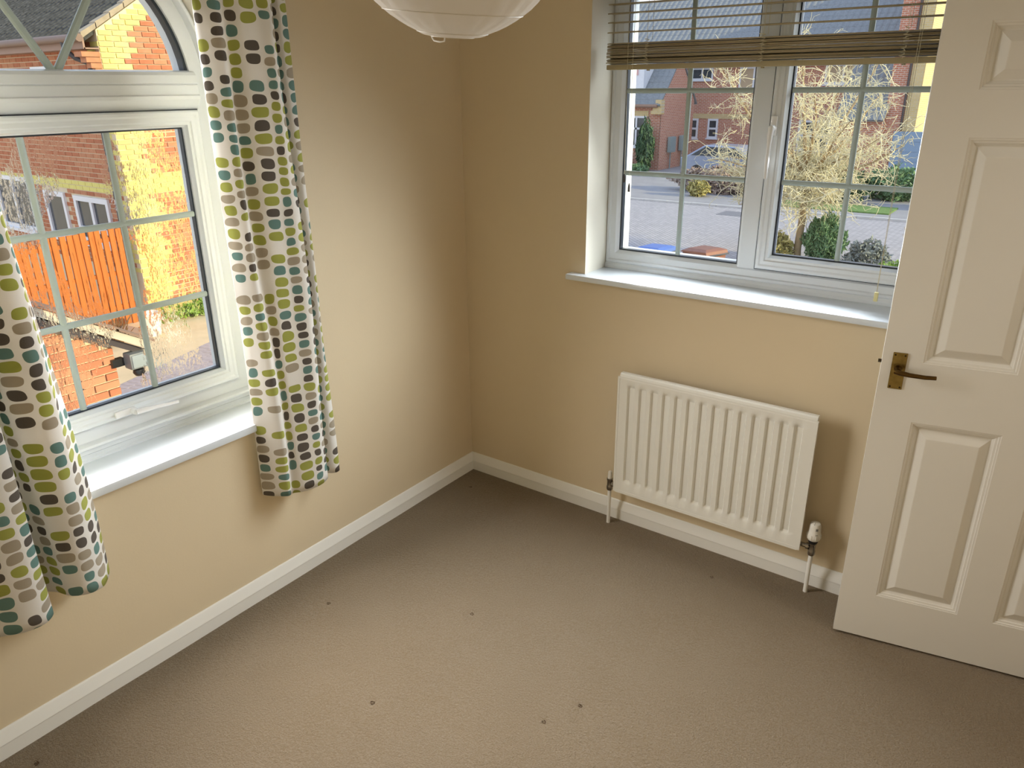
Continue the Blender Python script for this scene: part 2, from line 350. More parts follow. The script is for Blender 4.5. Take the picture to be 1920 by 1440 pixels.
# floor: carpet with pile unevenness and dents left by furniture
dents = [(0.23, -1.126, .011), (0.693, -0.871, .012), (0.705, -1.37, .011), (1.172, -1.13, .011), (1.227, -1.015, .010), (1.304, -0.176, .010), (0.115, -0.162, .010), (0.102, -2.071, .010)]
nx, ny = 210, 254
gx_ = np.linspace(0, XE, nx); gy_ = np.linspace(YB, 0, ny)
X, Y = np.meshgrid(gx_, gy_); Z = 0.0012*np.sin(X*9+2*np.sin(Y*5))*np.sin(Y*7)-0.0012
for dx_, dy_, r_ in dents:
    d2 = (X-dx_)**2+((Y-dy_)*1.5)**2; Z -= 0.008*np.exp(-d2/(r_**2))
vv_ = np.stack([X, Y, Z], -1).reshape(-1, 3)
ff = [(j*nx+i, j*nx+i+1, (j+1)*nx+i+1, (j+1)*nx+i) for j in range(ny-1) for i in range(nx-1)]
fl = MB(); fl.v = [tuple(p) for p in vv_]; fl.f = ff
b_ = MB().box(0, XE, YB, 0, -0.2, -0.03)
flo = fl.build('floor', M['carpet'], smooth=180); struct(flo)
sl = b_.build('floor_slab', M['ceiling'], flo)
dn = MB()
for dx_, dy_, r_ in dents:
    a0 = random.uniform(0, 6)
    for k in range(3):
        a = a0+k*2.1; dn.tube([(dx_+.006*math.cos(a+q*.55), dy_+.005*math.sin(a+q*.55), -0.0045+.001*q) for q in range(4)], .0016, 4)
dn.build('carpet_dent', plain('dark_dent_mark', (0.10, 0.06, 0.03), 0.95), flo)  # dark curved strips laid in each dent

cl_ = MB().box(-0.3, XE+.12, YB-.1, 0.3, ZC, ZC+.1).build('ceiling', M['ceiling']); struct(cl_)

LY, LH, LZB, LSP = -1.502, 0.463, 0.655, 1.75          # left window: centre, half width, bottom of opening, springing
RX0, RX1, RZ0, RZ1 = 0.6085, 1.832, 1.020, 2.095        # right window opening

def arch_pts(h, zb, zs, n=28, cy=LY):
    p = [(cy-h, zb), (cy+h, zb)]
    p += [(cy+h*math.cos(math.pi*k/n), zs+h*math.sin(math.pi*k/n)) for k in range(n+1)]
    return p
def wall_left():
    m = MB(); th = 0.30
    op = arch_pts(LH, LZB, LSP)                          # counter-clockwise in (y,z)
    outer = []
    for (y, z) in op: pass
    y0, y1, z0, z1 = YB, 0.0, -0.2, ZC
    for x, flip in ((0.0, 0), (-th, 1)):
        quads = [((y0, z0), (LY-LH, z0), (LY-LH, z1), (y0, z1)), ((LY+LH, z0), (y1, z0), (y1, z1), (LY+LH, z1)), ((LY-LH, z0), (LY+LH, z0), (LY+LH, LZB), (LY-LH, LZB))]
        for q in quads: m.add([(x, y, z) for y, z in q], [(0, 1, 2, 3)])
        arc = op[2:]
        for a, b in zip(arc[:-1], arc[1:]): m.add([(x, a[0], a[1]), (x, b[0], b[1]), (x, b[0], z1), (x, a[0], z1)], [(0, 1, 2, 3)])
    return m
wl = wall_left().build('wall_left', M['wall'], recalc=False); struct(wl)
rv = MB(); op = arch_pts(LH, LZB, LSP)
for i in range(len(op)):
    a, b = op[i], op[(i+1) % len(op)]
    rv.add([(0, a[0], a[1]), (0, b[0], b[1]), (-.3, b[0], b[1]), (-.3, a[0], a[1])], [(0, 1, 2, 3)])
rv.build('reveal', M['reveal'], wl, smooth=40, recalc=False)
wr = MB()
for y in (0.0, 0.30):
    wr.add([(-.3, y, -.2), (RX0, y, -.2), (RX0, y, ZC), (-.3, y, ZC)], [(0, 1, 2, 3)])
    wr.add([(RX1, y, -.2), (XE+.1, y, -.2), (XE+.1, y, ZC), (RX1, y, ZC)], [(0, 1, 2, 3)])
    wr.add([(RX0, y, -.2), (RX1, y, -.2), (RX1, y, RZ0), (RX0, y, RZ0)], [(0, 1, 2, 3)])
    wr.add([(RX0, y, RZ1), (RX1, y, RZ1), (RX1, y, ZC), (RX0, y, ZC)], [(0, 1, 2, 3)])
wr = wr.build('wall_right', M['wall'], recalc=False); struct(wr)
rv = MB(); op = [(RX0, RZ0), (RX1, RZ0), (RX1, RZ1), (RX0, RZ1)]
for i in range(4):
    a, b = op[i], op[(i+1) % 4]
    rv.add([(a[0], 0, a[1]), (b[0], 0, b[1]), (b[0], .3, b[1]), (a[0], .3, a[1])], [(0, 1, 2, 3)])
rv.build('reveal', M['reveal'], wr, recalc=False)
struct(MB().box(-.3, XE+.1, YB-.1, YB, -.2, ZC).build('wall_back', M['wall']))
we = MB().box(XE, XE+.1, YB, -.92, -.2, ZC).box(XE, XE+.1, -.06, 0, -.2, ZC).box(XE, XE+.1, -.92, -.06, 2.03, ZC)
struct(we.build('wall_east', M['wall']))
wlg = MB().box(3.7, 3.8, -1.6, .3, -.2, ZC).box(XE+.1, 3.8, -1.7, -1.6, -.2, ZC).box(XE+.1, 3.8, .3, .4, -.2, ZC).box(XE+.1, 3.8, -1.7, .4, ZC, ZC+.1).box(XE, 3.8, -1.7, .4, -.2, -.005)
struct(wlg.build('wall_landing', M['wall']))

# skirting boards
pr_ = [(0, 0.0843), (0.0035, 0.0843), (0.0055, 0.081), (0.0165, 0.049), (0.0175, 0.045), (0.0165, 0.042), (0.0165, -0.01), (0, -0.01)]
bl = MB(); n = len(pr_)
bl.add([(d, YB, z) for d, z in pr_]+[(d, -d, z) for d, z in pr_], [(i, (i+1) % n, n+(i+1) % n, n+i) for i in range(n)]+[tuple(range(n))])
struct(bl.build('baseboard_left', M['gloss']))
br = MB(); br.add([(d, -d, z) for d, z in pr_]+[(XE, -d, z) for d, z in pr_], [(i, (i+1) % n, n+(i+1) % n, n+i) for i in range(n)]+[tuple(range(n, 2*n))])
struct(br.build('baseboard_right', M['gloss']))

# ------------------------------------------------------------------ left window (arched)
w1_ = empty('window_1', (-0.18, LY, LZB)); struct(w1_)
mL = lambda u, v, w_: (w_, u, v)
FR = [(0, -.26), (0, -.150), (.003, -.142), (.008, -.139), (.014, -.142), (.018, -.150), (.0195, -.165), (.040, -.168), (.048, -.172), (.058, -.174), (.058, -.26)]
MB().sweep(arch_pts(LH-.0005, .722, LSP), FR, mL).build('window_frame', M['upvc'], w1_, smooth=30)
# lower weather strip with two ridges
MB().prism([(-.26, .665), (-.150, .665), (-.150, .690), (-.156, .694), (-.156, .706), (-.150, .711), (-.152, .722), (-.168, .726), (-.26, .726)], LY-LH+.001, LY+LH-.001, lambda a, b, c: (a, c, b)).build('bottom_strip', M['upvc'], w1_, smooth=20)
# transom with ridges
MB().prism([(-.26, 1.682), (-.172, 1.682), (-.166, 1.692), (-.152, 1.712), (-.150, 1.722), (-.156, 1.726), (-.156, 1.752), (-.160, 1.755), (-.156, 1.758), (-.158, 1.780), (-.164, 1.789), (-.180, 1.794), (-.26, 1.794)], LY-LH+.05, LY+LH-.05, lambda a, b, c: (a, c, b)).build('transom', M['upvc'], w1_, smooth=20)
def rect(a, b, c, d): return [(a, c), (b, c), (b, d), (a, d)]
SA = [(0, -.225), (0, -.158), (.004, -.153), (.012, -.153), (.018, -.156), (.030, -.156), (.034, -.160), (.042, -.160), (.044, -.168), (.049, -.176), (.049, -.225)]
sash = MB().sweep(rect(-1.904, -1.100, .784, 1.680), SA, mL).build('sash', M['upvc'], w1_, smooth=25)
MB().sweep(rect(-1.8565, -1.1475, .8315, 1.6325), [(0, -.20), (0, -.1835), (.0065, -.1835), (.0065, -.20)], mL).build('glazing_seal', M['seal'], sash)
MB().box(-.1955, -.1915, -1.858, -1.146, .830, 1.634).build('pane', M['glass'], sash)
MB().add([(-.1912, -1.855, .833), (-.1912, -1.149, .833), (-.1912, -1.149, 1.631), (-.1912, -1.855, 1.631)], [(0, 1, 2, 3)]).build('condensation', M['drops'], sash, recalc=False)
MB().sweep(rect(-1.9075, -1.0965, .7805, 1.6835), [(0, -.20), (0, -.1665), (.004, -.1665), (.004, -.20)], mL).build('gap_shade', M['seal'], sash)  # dark ring painting the shaded gap between sash and frame
def bar_v(y, z0, z1): return MB().prism([(-.009, -.1925), (-.0085, -.186), (-.004, -.1825), (.004, -.1825), (.0085, -.186), (.009, -.1925)], z0, z1, lambda a, b, c: (b, y+a, c))
def bar_h(z, y0, y1): return MB().prism([(-.009, -.1925), (-.0085, -.1855), (-.004, -.182), (.004, -.182), (.0085, -.1855), (.009, -.1925)], y0, y1, lambda a, b, c: (b, c, z+a))
for y in (-1.3864, -1.6174): bar_v(y, .838, 1.626).build('glazing_bar', M['bar'], sash, smooth=40)
for z in (1.0991, 1.3650): bar_h(z, -1.850, -1.154).build('glazing_bar', M['bar'], sash, smooth=40)
# arch light: seal, pane, fan bars
ar = [(LY+.404*math.cos(math.pi*k/32), LSP+.404*math.sin(math.pi*k/32)) for k in range(33)]
ar = [(y, z) for y, z in ar if z > 1.784]
ar = [(LY+math.sqrt(.404**2-.034**2), 1.784)]+ar+[(LY-math.sqrt(.404**2-.034**2), 1.784)]
MB().sweep(ar, [(0, -.21), (0, -.182), (.009, -.182), (.009, -.21)], mL).build('glazing_seal', M['seal'], w1_)
MB().prism(ar, -.1955, -.1915, mL).build('pane', M['glass'], w1_)
for ang, y0 in ((57, -1.484), (119, -1.497)):
    d = Vector((math.cos(R(ang)), math.sin(R(ang)))); pn = Vector((-d.y, d.x)); a = Vector((y0, 1.79)); ln = .42 if ang < 90 else .36
    q = [a+pn*-.010, a+d*ln+pn*-.010, a+d*ln+pn*.010, a+pn*.010]; q2 = [a+pn*-.005, a+d*ln+pn*-.005, a+d*ln+pn*.005, a+pn*.005]
    m = MB(); m.add([mL(p.x, p.y, -.1925) for p in q]+[mL(p.x, p.y, -.186) for p in q]+[mL(p.x, p.y, -.182) for p in q2],
          [(0, 1, 2, 3), (0, 1, 5, 4), (2, 3, 7, 6), (4, 5, 9, 8), (6, 7, 11, 10), (8, 9, 10, 11), (0, 4, 8, 11, 7, 3), (1, 5, 9, 10, 6, 2)])
    m.build('glazing_bar', M['bar'], w1_)
# handle on the bottom rail
hp = MB().cbox(-.157, -.146, -1.548, -1.482, .790, .811, .004).build('window_handle', M['handle'], w1_, smooth=40)
hl = MB(); hl.lathe([(0, 0), (.011, 0), (.011, .016), (.009, .022), (0, .023)], (-.148, -1.492, .800), 16, 'x')
hl.tube([(-.128, -1.492, .800), (-.122, -1.470, .801), (-.117, -1.43, .799), (-.114, -1.39, .795), (-.114, -1.360, .793)], [.0095, .009, .0065, .0055, .005], 10)
hl.build('lever', M['handle'], hp, smooth=50)
MB().lathe([(0, 0), (.007, 0), (.007, .003), (0, .0035)], (-.1245, -1.484, .800), 14, 'x').build('lock', M['key'], hp, smooth=40)
# sill board
sb = MB().cbox(-.17, .036, -1.985, -1.019, .657, .6848, .007)
sb.build('window_sill', M['sill'], w1_, smooth=40)

# ------------------------------------------------------------------ right window
w2_ = empty('window_2', (1.22, .18, RZ0)); struct(w2_)
mR = lambda u, v, w_: (u, -w_, v)
FR2 = [(0, -.26), (0, -.164), (.004, -.160), (.012, -.160), (.016, -.166), (.038, -.168), (.045, -.174), (.0505, -.180), (.0505, -.26)]
MB().sweep(rect(RX0+.0005, RX1-.0005, 1.066, RZ1-.0005), FR2, mR).build('window_frame', M['upvc'], w2_, smooth=25)
MB().prism([(.26, 1.025), (.158, 1.025), (.156, 1.030), (.156, 1.056), (.160, 1.062), (.166, 1.068), (.26, 1.068)], RX0+.001, RX1-.001, lambda a, b, c: (c, a, b)).build('bottom_strip', M['upvc'], w2_, smooth=20)
MB().prism([(1.153, .26), (1.153, .180), (1.157, .174), (1.160, .168), (1.166, .165), (1.222, .165), (1.2265, .170), (1.2265, .26)], 1.110, 2.05, lambda a, b, c: (a, b, c)).build('mullion', M['upvc'], w2_, smooth=20)
sash2 = MB().sweep(rect(1.2275, 1.776, 1.1155, 2.040), SA, mR).build('sash', M['upvc'], w2_, smooth=25)
MB().sweep(rect(1.275, 1.7285, 1.163, 1.9925), [(0, -.205), (0, -.184), (.0065, -.184), (.0065, -.205)], mR).build('glazing_seal', M['seal'], sash2)
MB().box(1.274, 1.7295, .1915, .1955, 1.162, 1.9935).build('pane', M['glass'], sash2)
MB().sweep(rect(1.2240, 1.7795, 1.112, 2.0435), [(0, -.20), (0, -.1645), (.004, -.1645), (.004, -.20)], mR).build('gap_shade', M['seal'], sash2)  # shade of the gap around this sash, drawn as a dark ring
fx = MB().sweep(rect(.6575, 1.1565, 1.115, 2.0465), [(0, -.205), (0, -.182), (.007, -.182), (.007, -.205)], mR).build('glazing_seal', M['seal'], w2_)
MB().box(.6565, 1.1575, .1915, .1955, 1.114, 2.0475).build('pane', M['glass'], w2_)
def rbar_v(x, z0, z1): return MB().prism([(-.009, .1925), (-.0085, .186), (-.004, .1825), (.004, .1825), (.0085, .186), (.009, .1925)], z0, z1, lambda a, b, c: (x+a, b, c))
def rbar_h(z, x0, x1): return MB().prism([(-.009, .1925), (-.0085, .1855), (-.004, .182), (.004, .182), (.0085, .1855), (.009, .1925)], x0, x1, lambda a, b, c: (c, b, z+a))
rbar_v(.9120, 1.1215, 2.040).build('glazing_bar', M['bar'], w2_, smooth=40)
for z in (1.4196, 1.7199): rbar_h(z, .664, 1.150).build('glazing_bar', M['bar'], w2_, smooth=40)
rbar_v(1.4994, 1.1695, 1.986).build('glazing_bar', M['bar'], sash2, smooth=40)
for z in (1.4196, 1.7199): rbar_h(z, 1.2815, 1.722).build('glazing_bar', M['bar'], sash2, smooth=40)
hp = MB().cbox(1.231, 1.253, .146, .157, 1.575, 1.640, .004).build('window_handle', M['handle'], w2_, smooth=40)
hl = MB(); hl.lathe([(0, 0), (.011, 0), (.011, -.018), (.009, -.023), (0, -.024)], (1.242, .148, 1.600), 16, 'y')
hl.tube([(1.242, .130, 1.603), (1.242, .122, 1.580), (1.243, .118, 1.54), (1.244, .115, 1.48), (1.244, .116, 1.437)], [.0105, .0095, .007, .0065, .006], 10)
hl.build('lever', M['handle'], hp, smooth=50)
MB().lathe([(0, 0), (.006, 0), (.006, -.003), (0, -.0035)], (1.242, .1245, 1.597), 14, 'y').build('lock', M['key'], hp, smooth=40)
MB().cbox(.540, 1.905, -.040, .17, 1.021, 1.0438, .006).build('window_sill', M['sill'], w2_, smooth=40)

# ------------------------------------------------------------------ door (open, lying along the right wall)
D0 = Vector((1.7575, -.2291, 0)); ddir = Vector((.5449, .1032, 0)).normalized(); dn_ = Vector((-ddir.y, ddir.x, 0))
def dm(s_, z_, w_): p = D0+ddir*s_-dn_*w_; return (p.x, p.y, z_)      # w_ > 0 towards the room
DW, DB, DT, TH = .770, .008, 1.985, .035
dr = empty('door_1', tuple(D0+ddir*DW/2)); struct(dr)
panels = [(a, b, c, d) for (a, b) in ((.107, .340), (.436, .669)) for (c, d) in ((.178, .801), (.986, 1.606), (1.721, 1.880))]
xs = sorted({0, DW} | {p[0] for p in panels} | {p[1] for p in panels}); zs = sorted({DB, DT} | {p[2] for p in panels} | {p[3] for p in panels})
dl = MB()
for i in range(len(xs)-1):
    for j in range(len(zs)-1):
        cx_, cz_ = (xs[i]+xs[i+1])/2, (zs[j]+zs[j+1])/2
        if any(p[0] < cx_ < p[1] and p[2] < cz_ < p[3] for p in panels): continue
        for w_ in (0, -TH): dl.add([dm(xs[i], zs[j], w_), dm(xs[i+1], zs[j], w_), dm(xs[i+1], zs[j+1], w_), dm(xs[i], zs[j+1], w_)], [(0, 1, 2, 3)])
for a, b in (((0, DB), (DW, DB)), ((DW, DB), (DW, DT)), ((DW, DT), (0, DT)), ((0, DT), (0, DB))):
    dl.add([dm(a[0], a[1], 0), dm(b[0], b[1], 0), dm(b[0], b[1], -TH), dm(a[0], a[1], -TH)], [(0, 1, 2, 3)])
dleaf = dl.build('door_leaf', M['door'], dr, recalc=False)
PP = [(0, 0), (.0015, -.0012), (.006, -.0020), (.0075, -.0045), (.013, -.0058), (.0145, -.0082), (.021, -.0130), (.0235, -.0130), (.0465, -.0018), (.049, -.0012)]
for (a, b, c, d) in panels:
    for side in (1, -1):
        m = MB(); loops = []
        for (ins, w_) in PP:
            ww = w_ if side == 1 else -TH-w_
            loops.append([dm(a+ins, c+ins, ww), dm(b-ins, c+ins, ww), dm(b-ins, d-ins, ww), dm(a+ins, d-ins, ww)])
        vts = [p for l_ in loops for p in l_]; k = len(loops)
        fs = [(i*4+q, i*4+(q+1) % 4, (i+1)*4+(q+1) % 4, (i+1)*4+q) for i in range(k-1) for q in range(4)]+[tuple((k-1)*4+q for q in range(4))]
        m.add(vts, fs)
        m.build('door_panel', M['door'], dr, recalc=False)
# handle: long plate, lever, screws; latch tongue on the edge
mD = lambda a, b, c: dm(a, b, c)
def dprism(poly, w0, w1): return MB().prism(poly, w0, w1, mD)
hp = dprism([(.027, .899), (.065, .899), (.065, 1.011), (.027, 1.011)], 0.0, .004).build('door_handle', M['brass'], dr, bevel=.0015)
lv = MB(); base = Vector(dm(.046, .962, 0)); out = -dn_
lv.tube([base+out*.003, base+out*.008, base+out*.030], [.0115, .0095, .0085], 14)
lv.tube([base+out*.030+ddir*-.008, base+out*.037+ddir*.006+Vector((0, 0, -.001)), base+out*.040+ddir*.03+Vector((0, 0, -.003)), base+out*.040+ddir*.07+Vector((0, 0, -.004)), base+out*.037+ddir*.098+Vector((0, 0, -.003))], [.0075, .008, .0068, .0062, .0058], 12)
lv.build('lever', M['brassdark'], hp, smooth=50)
for s_, z_ in ((.033, .906), (.059, .906), (.033, 1.004), (.059, 1.004)):
    q = Vector(dm(s_, z_, 0)); MB().tube([q+out*.003, q+out*.0052], .0028, 10).build('screw', M['screw'], hp)
lt = MB(); q = Vector(dm(0, .974, -.018))
lt.tube([q+ddir*.004, q+ddir*-.009], .0055, 4).build('latch', M['screw'], dr)
for z_ in (.25, 1.75):
    MB().tube([Vector(dm(DW+.006, z_-.04, .0)), Vector(dm(DW+.006, z_+.04, .0))], .006, 10).build('hinge', M['brass'], dr, smooth=60)

# ------------------------------------------------------------------ radiator
ra = tag(empty('radiator', (1.2, -.06, 0)), 'white pressed steel panel radiator with vertical flutes under the right window', 'radiator')
x0, x1, z0, z1, yf = .824, 1.581, .176, .700, -.092
NF = 14; pitch = (1.545-.858)/NF; fx_ = [x0, x0+.006]
prof = [(0, 0), (.18, 0), (.30, 1), (.70, 1), (.82, 0)]
us = [(x0, 0), (x0+.004, 0), (.846, 0)]
for k in range(NF):
    a = .858+k*pitch
    us += [(a+q*pitch, g) for q, g in prof]
us += [(1.557, 0), (x1-.004, 0), (x1, 0)]
zsr = [(z0+.002, 0), (z0+.01, 0), (.222, 0), (.232, .55), (.243, 1), (.44, 1), (.640, 1), (.651, .55), (.661, 0), (z1-.022, 0), (z1-.013, 0)]
m = MB(); nu = len(us); nz = len(zsr)
for (zz, gz) in zsr:
    for (ux, gu) in us: m.v.append((ux, yf+.0120*gu*gz, zz))
m.f = [(j*nu+i, j*nu+i+1, (j+1)*nu+i+1, (j+1)*nu+i) for j in range(nz-1) for i in range(nu-1)]
pan = m.build('front_panel', M['rad'], ra, smooth=40, recalc=False)
sh = MB().cbox(x0+.006, x1-.006, yf+.010, yf+.024, z0+.006, z1-.004, .003); sh.build('back_panel', M['rad'], ra, smooth=40)
rim = MB().prism([(x0+.010, z0), (x1-.010, z0), (x1, z0+.010), (x1, z1-.020), (x1-.008, z1-.020), (x1-.008, z0+.012), (x0+.008, z0+.012), (x0+.008, z1-.020), (x0, z1-.020), (x0, z0+.010)], yf-.001, yf+.011, lambda a, b, c: (a, c, b)).build('edge_rim', M['rad'], ra)
MB().prism([(yf-.001, z1-.022), (yf+.003, z1-.005), (yf+.008, z1), (yf+.024, z1), (yf+.024, z1-.014), (yf+.009, z1-.022)], x0+.008, x1-.004, lambda a, b, c: (c, a, b)).build('top_rail', M['rad'], ra, smooth=30)
for xb in (.98, 1.43): MB().box(xb-.02, xb+.02, yf+.022, -.0005, .26, .62).build('wall_bracket', M['rad'], ra)
yp = -.062
def pipe_and_valve(xp, xr, trv):
    MB().tube([(xp, yp, -.004), (xp, yp, .165)], .0078, 14).build('pipe', M['gloss'], ra, smooth=50)
    v = MB(); v.lathe([(0, .158), (.0115, .158), (.013, .162), (.013, .176), (.0115, .180), (.0115, .200), (.013, .203), (.013, .212), (0, .212)], (xp, yp, 0), 12)
    d = 1 if xr > xp else -1
    v.lathe([(0, 0), (.0075, 0), (.0075, d*.010), (.0125, d*.011), (.0125, d*.021), (.0085, d*.022), (.0085, abs(xr-xp)*d), (0, abs(xr-xp)*d)], (xp, yp, .189), 10, 'x')
    nm = v.build('thermostatic_valve' if trv else 'lockshield_valve', M['chrome'], ra, smooth=35)
    if trv:
        c_ = MB(); c_.lathe([(0, .208), (.014, .208), (.0165, .214), (.0165, .222), (.012, .225), (0, .225)], (xp, yp, 0), 16); c_.build('collar', M['black'], nm, smooth=35)
        h = MB(); pr = [(0, .222), (.018, .222), (.0225, .228), (.0235, .236), (.0235, .247), (.0215, .252), (.0200, .270), (.0192, .282), (.0160, .289), (.008, .292), (0, .292)]
        h.lathe(pr, (xp, yp, 0), 28); hd = h.build('valve_head', M['trv'], nm, smooth=35)
        k = MB()
        for i in range(10):
            a = 2*math.pi*i/10+.2; k.cbox(xp+.0235*math.cos(a)-.0013, xp+.0235*math.cos(a)+.0013, yp+.0235*math.sin(a)-.0013, yp+.0235*math.sin(a)+.0013, .230, .247, .0004)
        k.build('grip_rib', M['trv'], nm)
        k = MB()
        for i in range(5):
            a = -1.15+i*.085; k.tube([(xp+.0202*math.cos(a), yp+.0202*math.sin(a), .266), (xp+.0199*math.cos(a), yp+.0199*math.sin(a), .276)], .0005, 4)
        a0 = -1.15
        k.tube([(xp+.0219*math.cos(a0+i*.08), yp+.0219*math.sin(a0+i*.08), .2515) for i in range(6)], .0007, 4)
        k.tube([(xp, yp-.0165, .2885), (xp, yp-.005, .2925)], .0008, 4)
        k.build('dial_marking', M['black'], nm)
    else:
        h = MB(); h.lathe([(0, .210), (.0095, .210), (.0100, .214), (.0088, .236), (.0080, .243), (.004, .246), (0, .246)], (xp, yp, 0), 18); h.build('valve_cap', M['trv'], nm, smooth=40)
pipe_and_valve(.792, x0+.012, False); pipe_and_valve(1.617, x1-.012, True)

# ------------------------------------------------------------------ curtains
def catmull(P, n):
    P = [Vector(p) for p in P]; out = []; m = len(P)
    for i in range(m-1):
        a, b, c, d = P[max(i-1, 0)], P[i], P[i+1], P[min(i+2, m-1)]
        for k in range(n):
            t_ = k/n; out.append(.5*((2*b)+(-a+c)*t_+(2*a-5*b+4*c-d)*t_*t_+(-a+3*b-3*c+d)*t_**3))
    out.append(P[-1]); return out
def curtain(bot, top, zb, zt, label, uoff, seed):
    rnd = random.Random(seed)
    b = catmull(bot, 14); t_ = catmull(top, 14); n = len(b); nz = 70
    arc = [0]
    for i in range(1, n): arc.append(arc[-1]+((b[i]-b[i-1]).length+(t_[i]-t_[i-1]).length)/2)
    v = []; f = []; uvs = []
    for j in range(nz+1):
        s_ = j/nz; z = zb+(zt-zb)*s_; k = s_*s_*(3-2*s_)
        for i in range(n):
            p = b[i].lerp(t_[i], k); q = i/(n-1)
            wob = .006*math.sin(q*17+z*3.1+seed)+.004*math.sin(q*31-z*5.3)
            hem = .010*math.sin(q*9+seed)*(1-s_)**8
            v.append((p.y+wob*.7, p.x+wob*.5, z+hem)); uvs.append((arc[i]+uoff, z))
    f = [(j*n+i, j*n+i+1, (j+1)*n+i+1, (j+1)*n+i) for j in range(nz) for i in range(n-1)]
    m = MB(); m.v = v; m.f = f; ob = m.build('curtain', M['curtain'], smooth=180, recalc=False)
    ul = ob.data.uv_layers.new(name='UVMap')
    for lp in ob.data.loops: ul.data[lp.index].uv = uvs[lp.vertex_index]
    so = ob.modifiers.new('thickness', 'SOLIDIFY'); so.thickness = .0015; so.offset = 0
    return tag(ob, label, 'curtain', 'curtains at the arched window')
rb = [(-1.188, .030), (-1.174, .050), (-1.142, .086), (-1.115, .086), (-1.085, .112), (-1.040, .132), (-1.003, .142), (-.982, .128), (-.990, .085), (-1.004, .045), (-.985, .018), (-.962, .030), (-.945, .072), (-.922, .094), (-.900, .080), (-.884, .040)]
rtp = [(-1.195, .030), (-1.182, .055), (-1.150, .080), (-1.120, .070), (-1.090, .100), (-1.045, .110), (-1.010, .128), (-.984, .118), (-.990, .080), (-1.002, .045), (-.985, .020), (-.964, .030), (-.948, .066), (-.926, .088), (-.905, .075), (-.892, .040)]
curtain(rb, rtp, .412, 2.17, 'pebble print curtain hanging between the arched window and the room corner', 0.0, 3)
lb = [(-2.28, .05), (-2.235, .115), (-2.16, .125), (-2.115, .085), (-2.07, .100), (-2.02, .130), (-1.965, .142), (-1.932, .124), (-1.942, .080), (-1.950, .045), (-1.925, .022), (-1.902, .050), (-1.882, .105), (-1.840, .138), (-1.803, .128), (-1.778, .088), (-1.752, .050)]
lt_ = [(-2.30, .05), (-2.25, .100), (-2.18, .115), (-2.13, .080), (-2.09, .095), (-2.04, .120), (-1.995, .128), (-1.965, .114), (-1.972, .080), (-1.980, .045), (-1.958, .025), (-1.934, .050), (-1.912, .095), (-1.875, .120), (-1.845, .115), (-1.822, .085), (-1.803, .050)]
curtain(lb, lt_, .438, 2.17, 'pebble print curtain on the near side of the arched window, at the left edge', 3.31, 8)

# ------------------------------------------------------------------ venetian blind
vb = tag(empty('venetian_blind', (1.22, .07, RZ1)), 'beige venetian blind half raised in the right window, slats bunched above the bottom rail', 'blind')
bx0, bx1, by0, by1 = .650, 1.800, .042, .078
def slat_mesh():
    m = MB(); k = 6
    for (x, ) in ((0,), (bx1-bx0,)):
        for i in range(k+1):
            s_ = i/k; y = (s_-.5)*.036; zc_ = .0022*(1-(2*s_-1)**2); m.v.append((x, y, zc_))
    m.f = [(i, i+1, k+1+i+1, k+1+i) for i in range(k)]
    return m
sm = slat_mesh().build('slat', M['slat'], vb, smooth=180, recalc=False)
so = sm.modifiers.new('thickness', 'SOLIDIFY'); so.thickness = .0032
first = True
def place_slat(z, dy=0, rot=0, tilt=0):
    global first
    o_ = sm if first else sm.copy()
    if not first: C.objects.link(o_)
    first = False; o_.parent = vb; o_.matrix_parent_inverse = Matrix()
    o_.location = (bx0-1.22+random.uniform(-.0012, .0012), .060-.07+dy, z-RZ1); o_.rotation_euler = (tilt, rot, 0)
zz = 1.8112
for k in range(12):
    place_slat(zz, random.uniform(-.004, .004), random.uniform(-.0009, .0009), random.uniform(-.09, .09)); zz += .0052+random.uniform(-.001, .0014)
for z in (1.912, 1.944, 1.973, 2.002, 2.031): place_slat(z, 0, 0, .03)
MB().cbox(bx0, bx1, by0-.001, by1+.001, 1.7915, 1.8085, .003).build('bottom_rail', M['rail'], vb, smooth=40)
MB().cbox(bx0, bx1, .036, .082, 2.055, RZ1-.001, .002).build('head_rail', M['rail'], vb)
for xl in (.808, 1.214, 1.630):
    m = MB()
    for y in (by0-.0025, by1+.0025):
        m.tube([(xl, y, 1.888), (xl, y, 2.056)], .0007, 5)
    y = by0-.0025; pts = []
    for k in range(26):
        pts.append((xl+.010*math.sin(k*2.2)+random.uniform(-.004, .004), y-.0015-.002*(k % 2), 1.806+k*.0033))
    m.tube(pts, .0013, 5)
    m.build('ladder_cord', M['cord'], vb)
    MB().lathe([(0, 1.787), (.006, 1.787), (.006, 1.792), (0, 1.792)], (xl, .06, 0), 12).build('rail_plug', M['rail'], vb)
for k, (xc, zt_) in enumerate(((.7385, 1.434), (.7595, 1.401))):
    cd = MB().tube([(xc, .036, 2.056), (xc, .034, 1.8), (xc+.008, .034, zt_-.002)], .0007, 5).build('lift_cord', M['cord'], vb)
    MB().lathe([(0, zt_), (.0018, zt_), (.0042, zt_-.012), (.0048, zt_-.026), (.0042, zt_-.031), (0, zt_-.031)], (xc+.008, .034, 0), 12).build('tassel', M['tassel'], cd, smooth=50)
cd = MB().tube([(1.664, .036, 2.056), (1.664, .034, 1.8), (1.6675, .034, 1.115)], .0007, 5).tube([(1.670, .036, 2.056), (1.670, .034, 1.8), (1.6685, .034, 1.115)], .0007, 5).build('tilt_cord', M['cord'], vb)
MB().cbox(1.662, 1.674, .029, .040, 1.086, 1.116, .002).build('toggle', M['toggle'], cd, smooth=40)

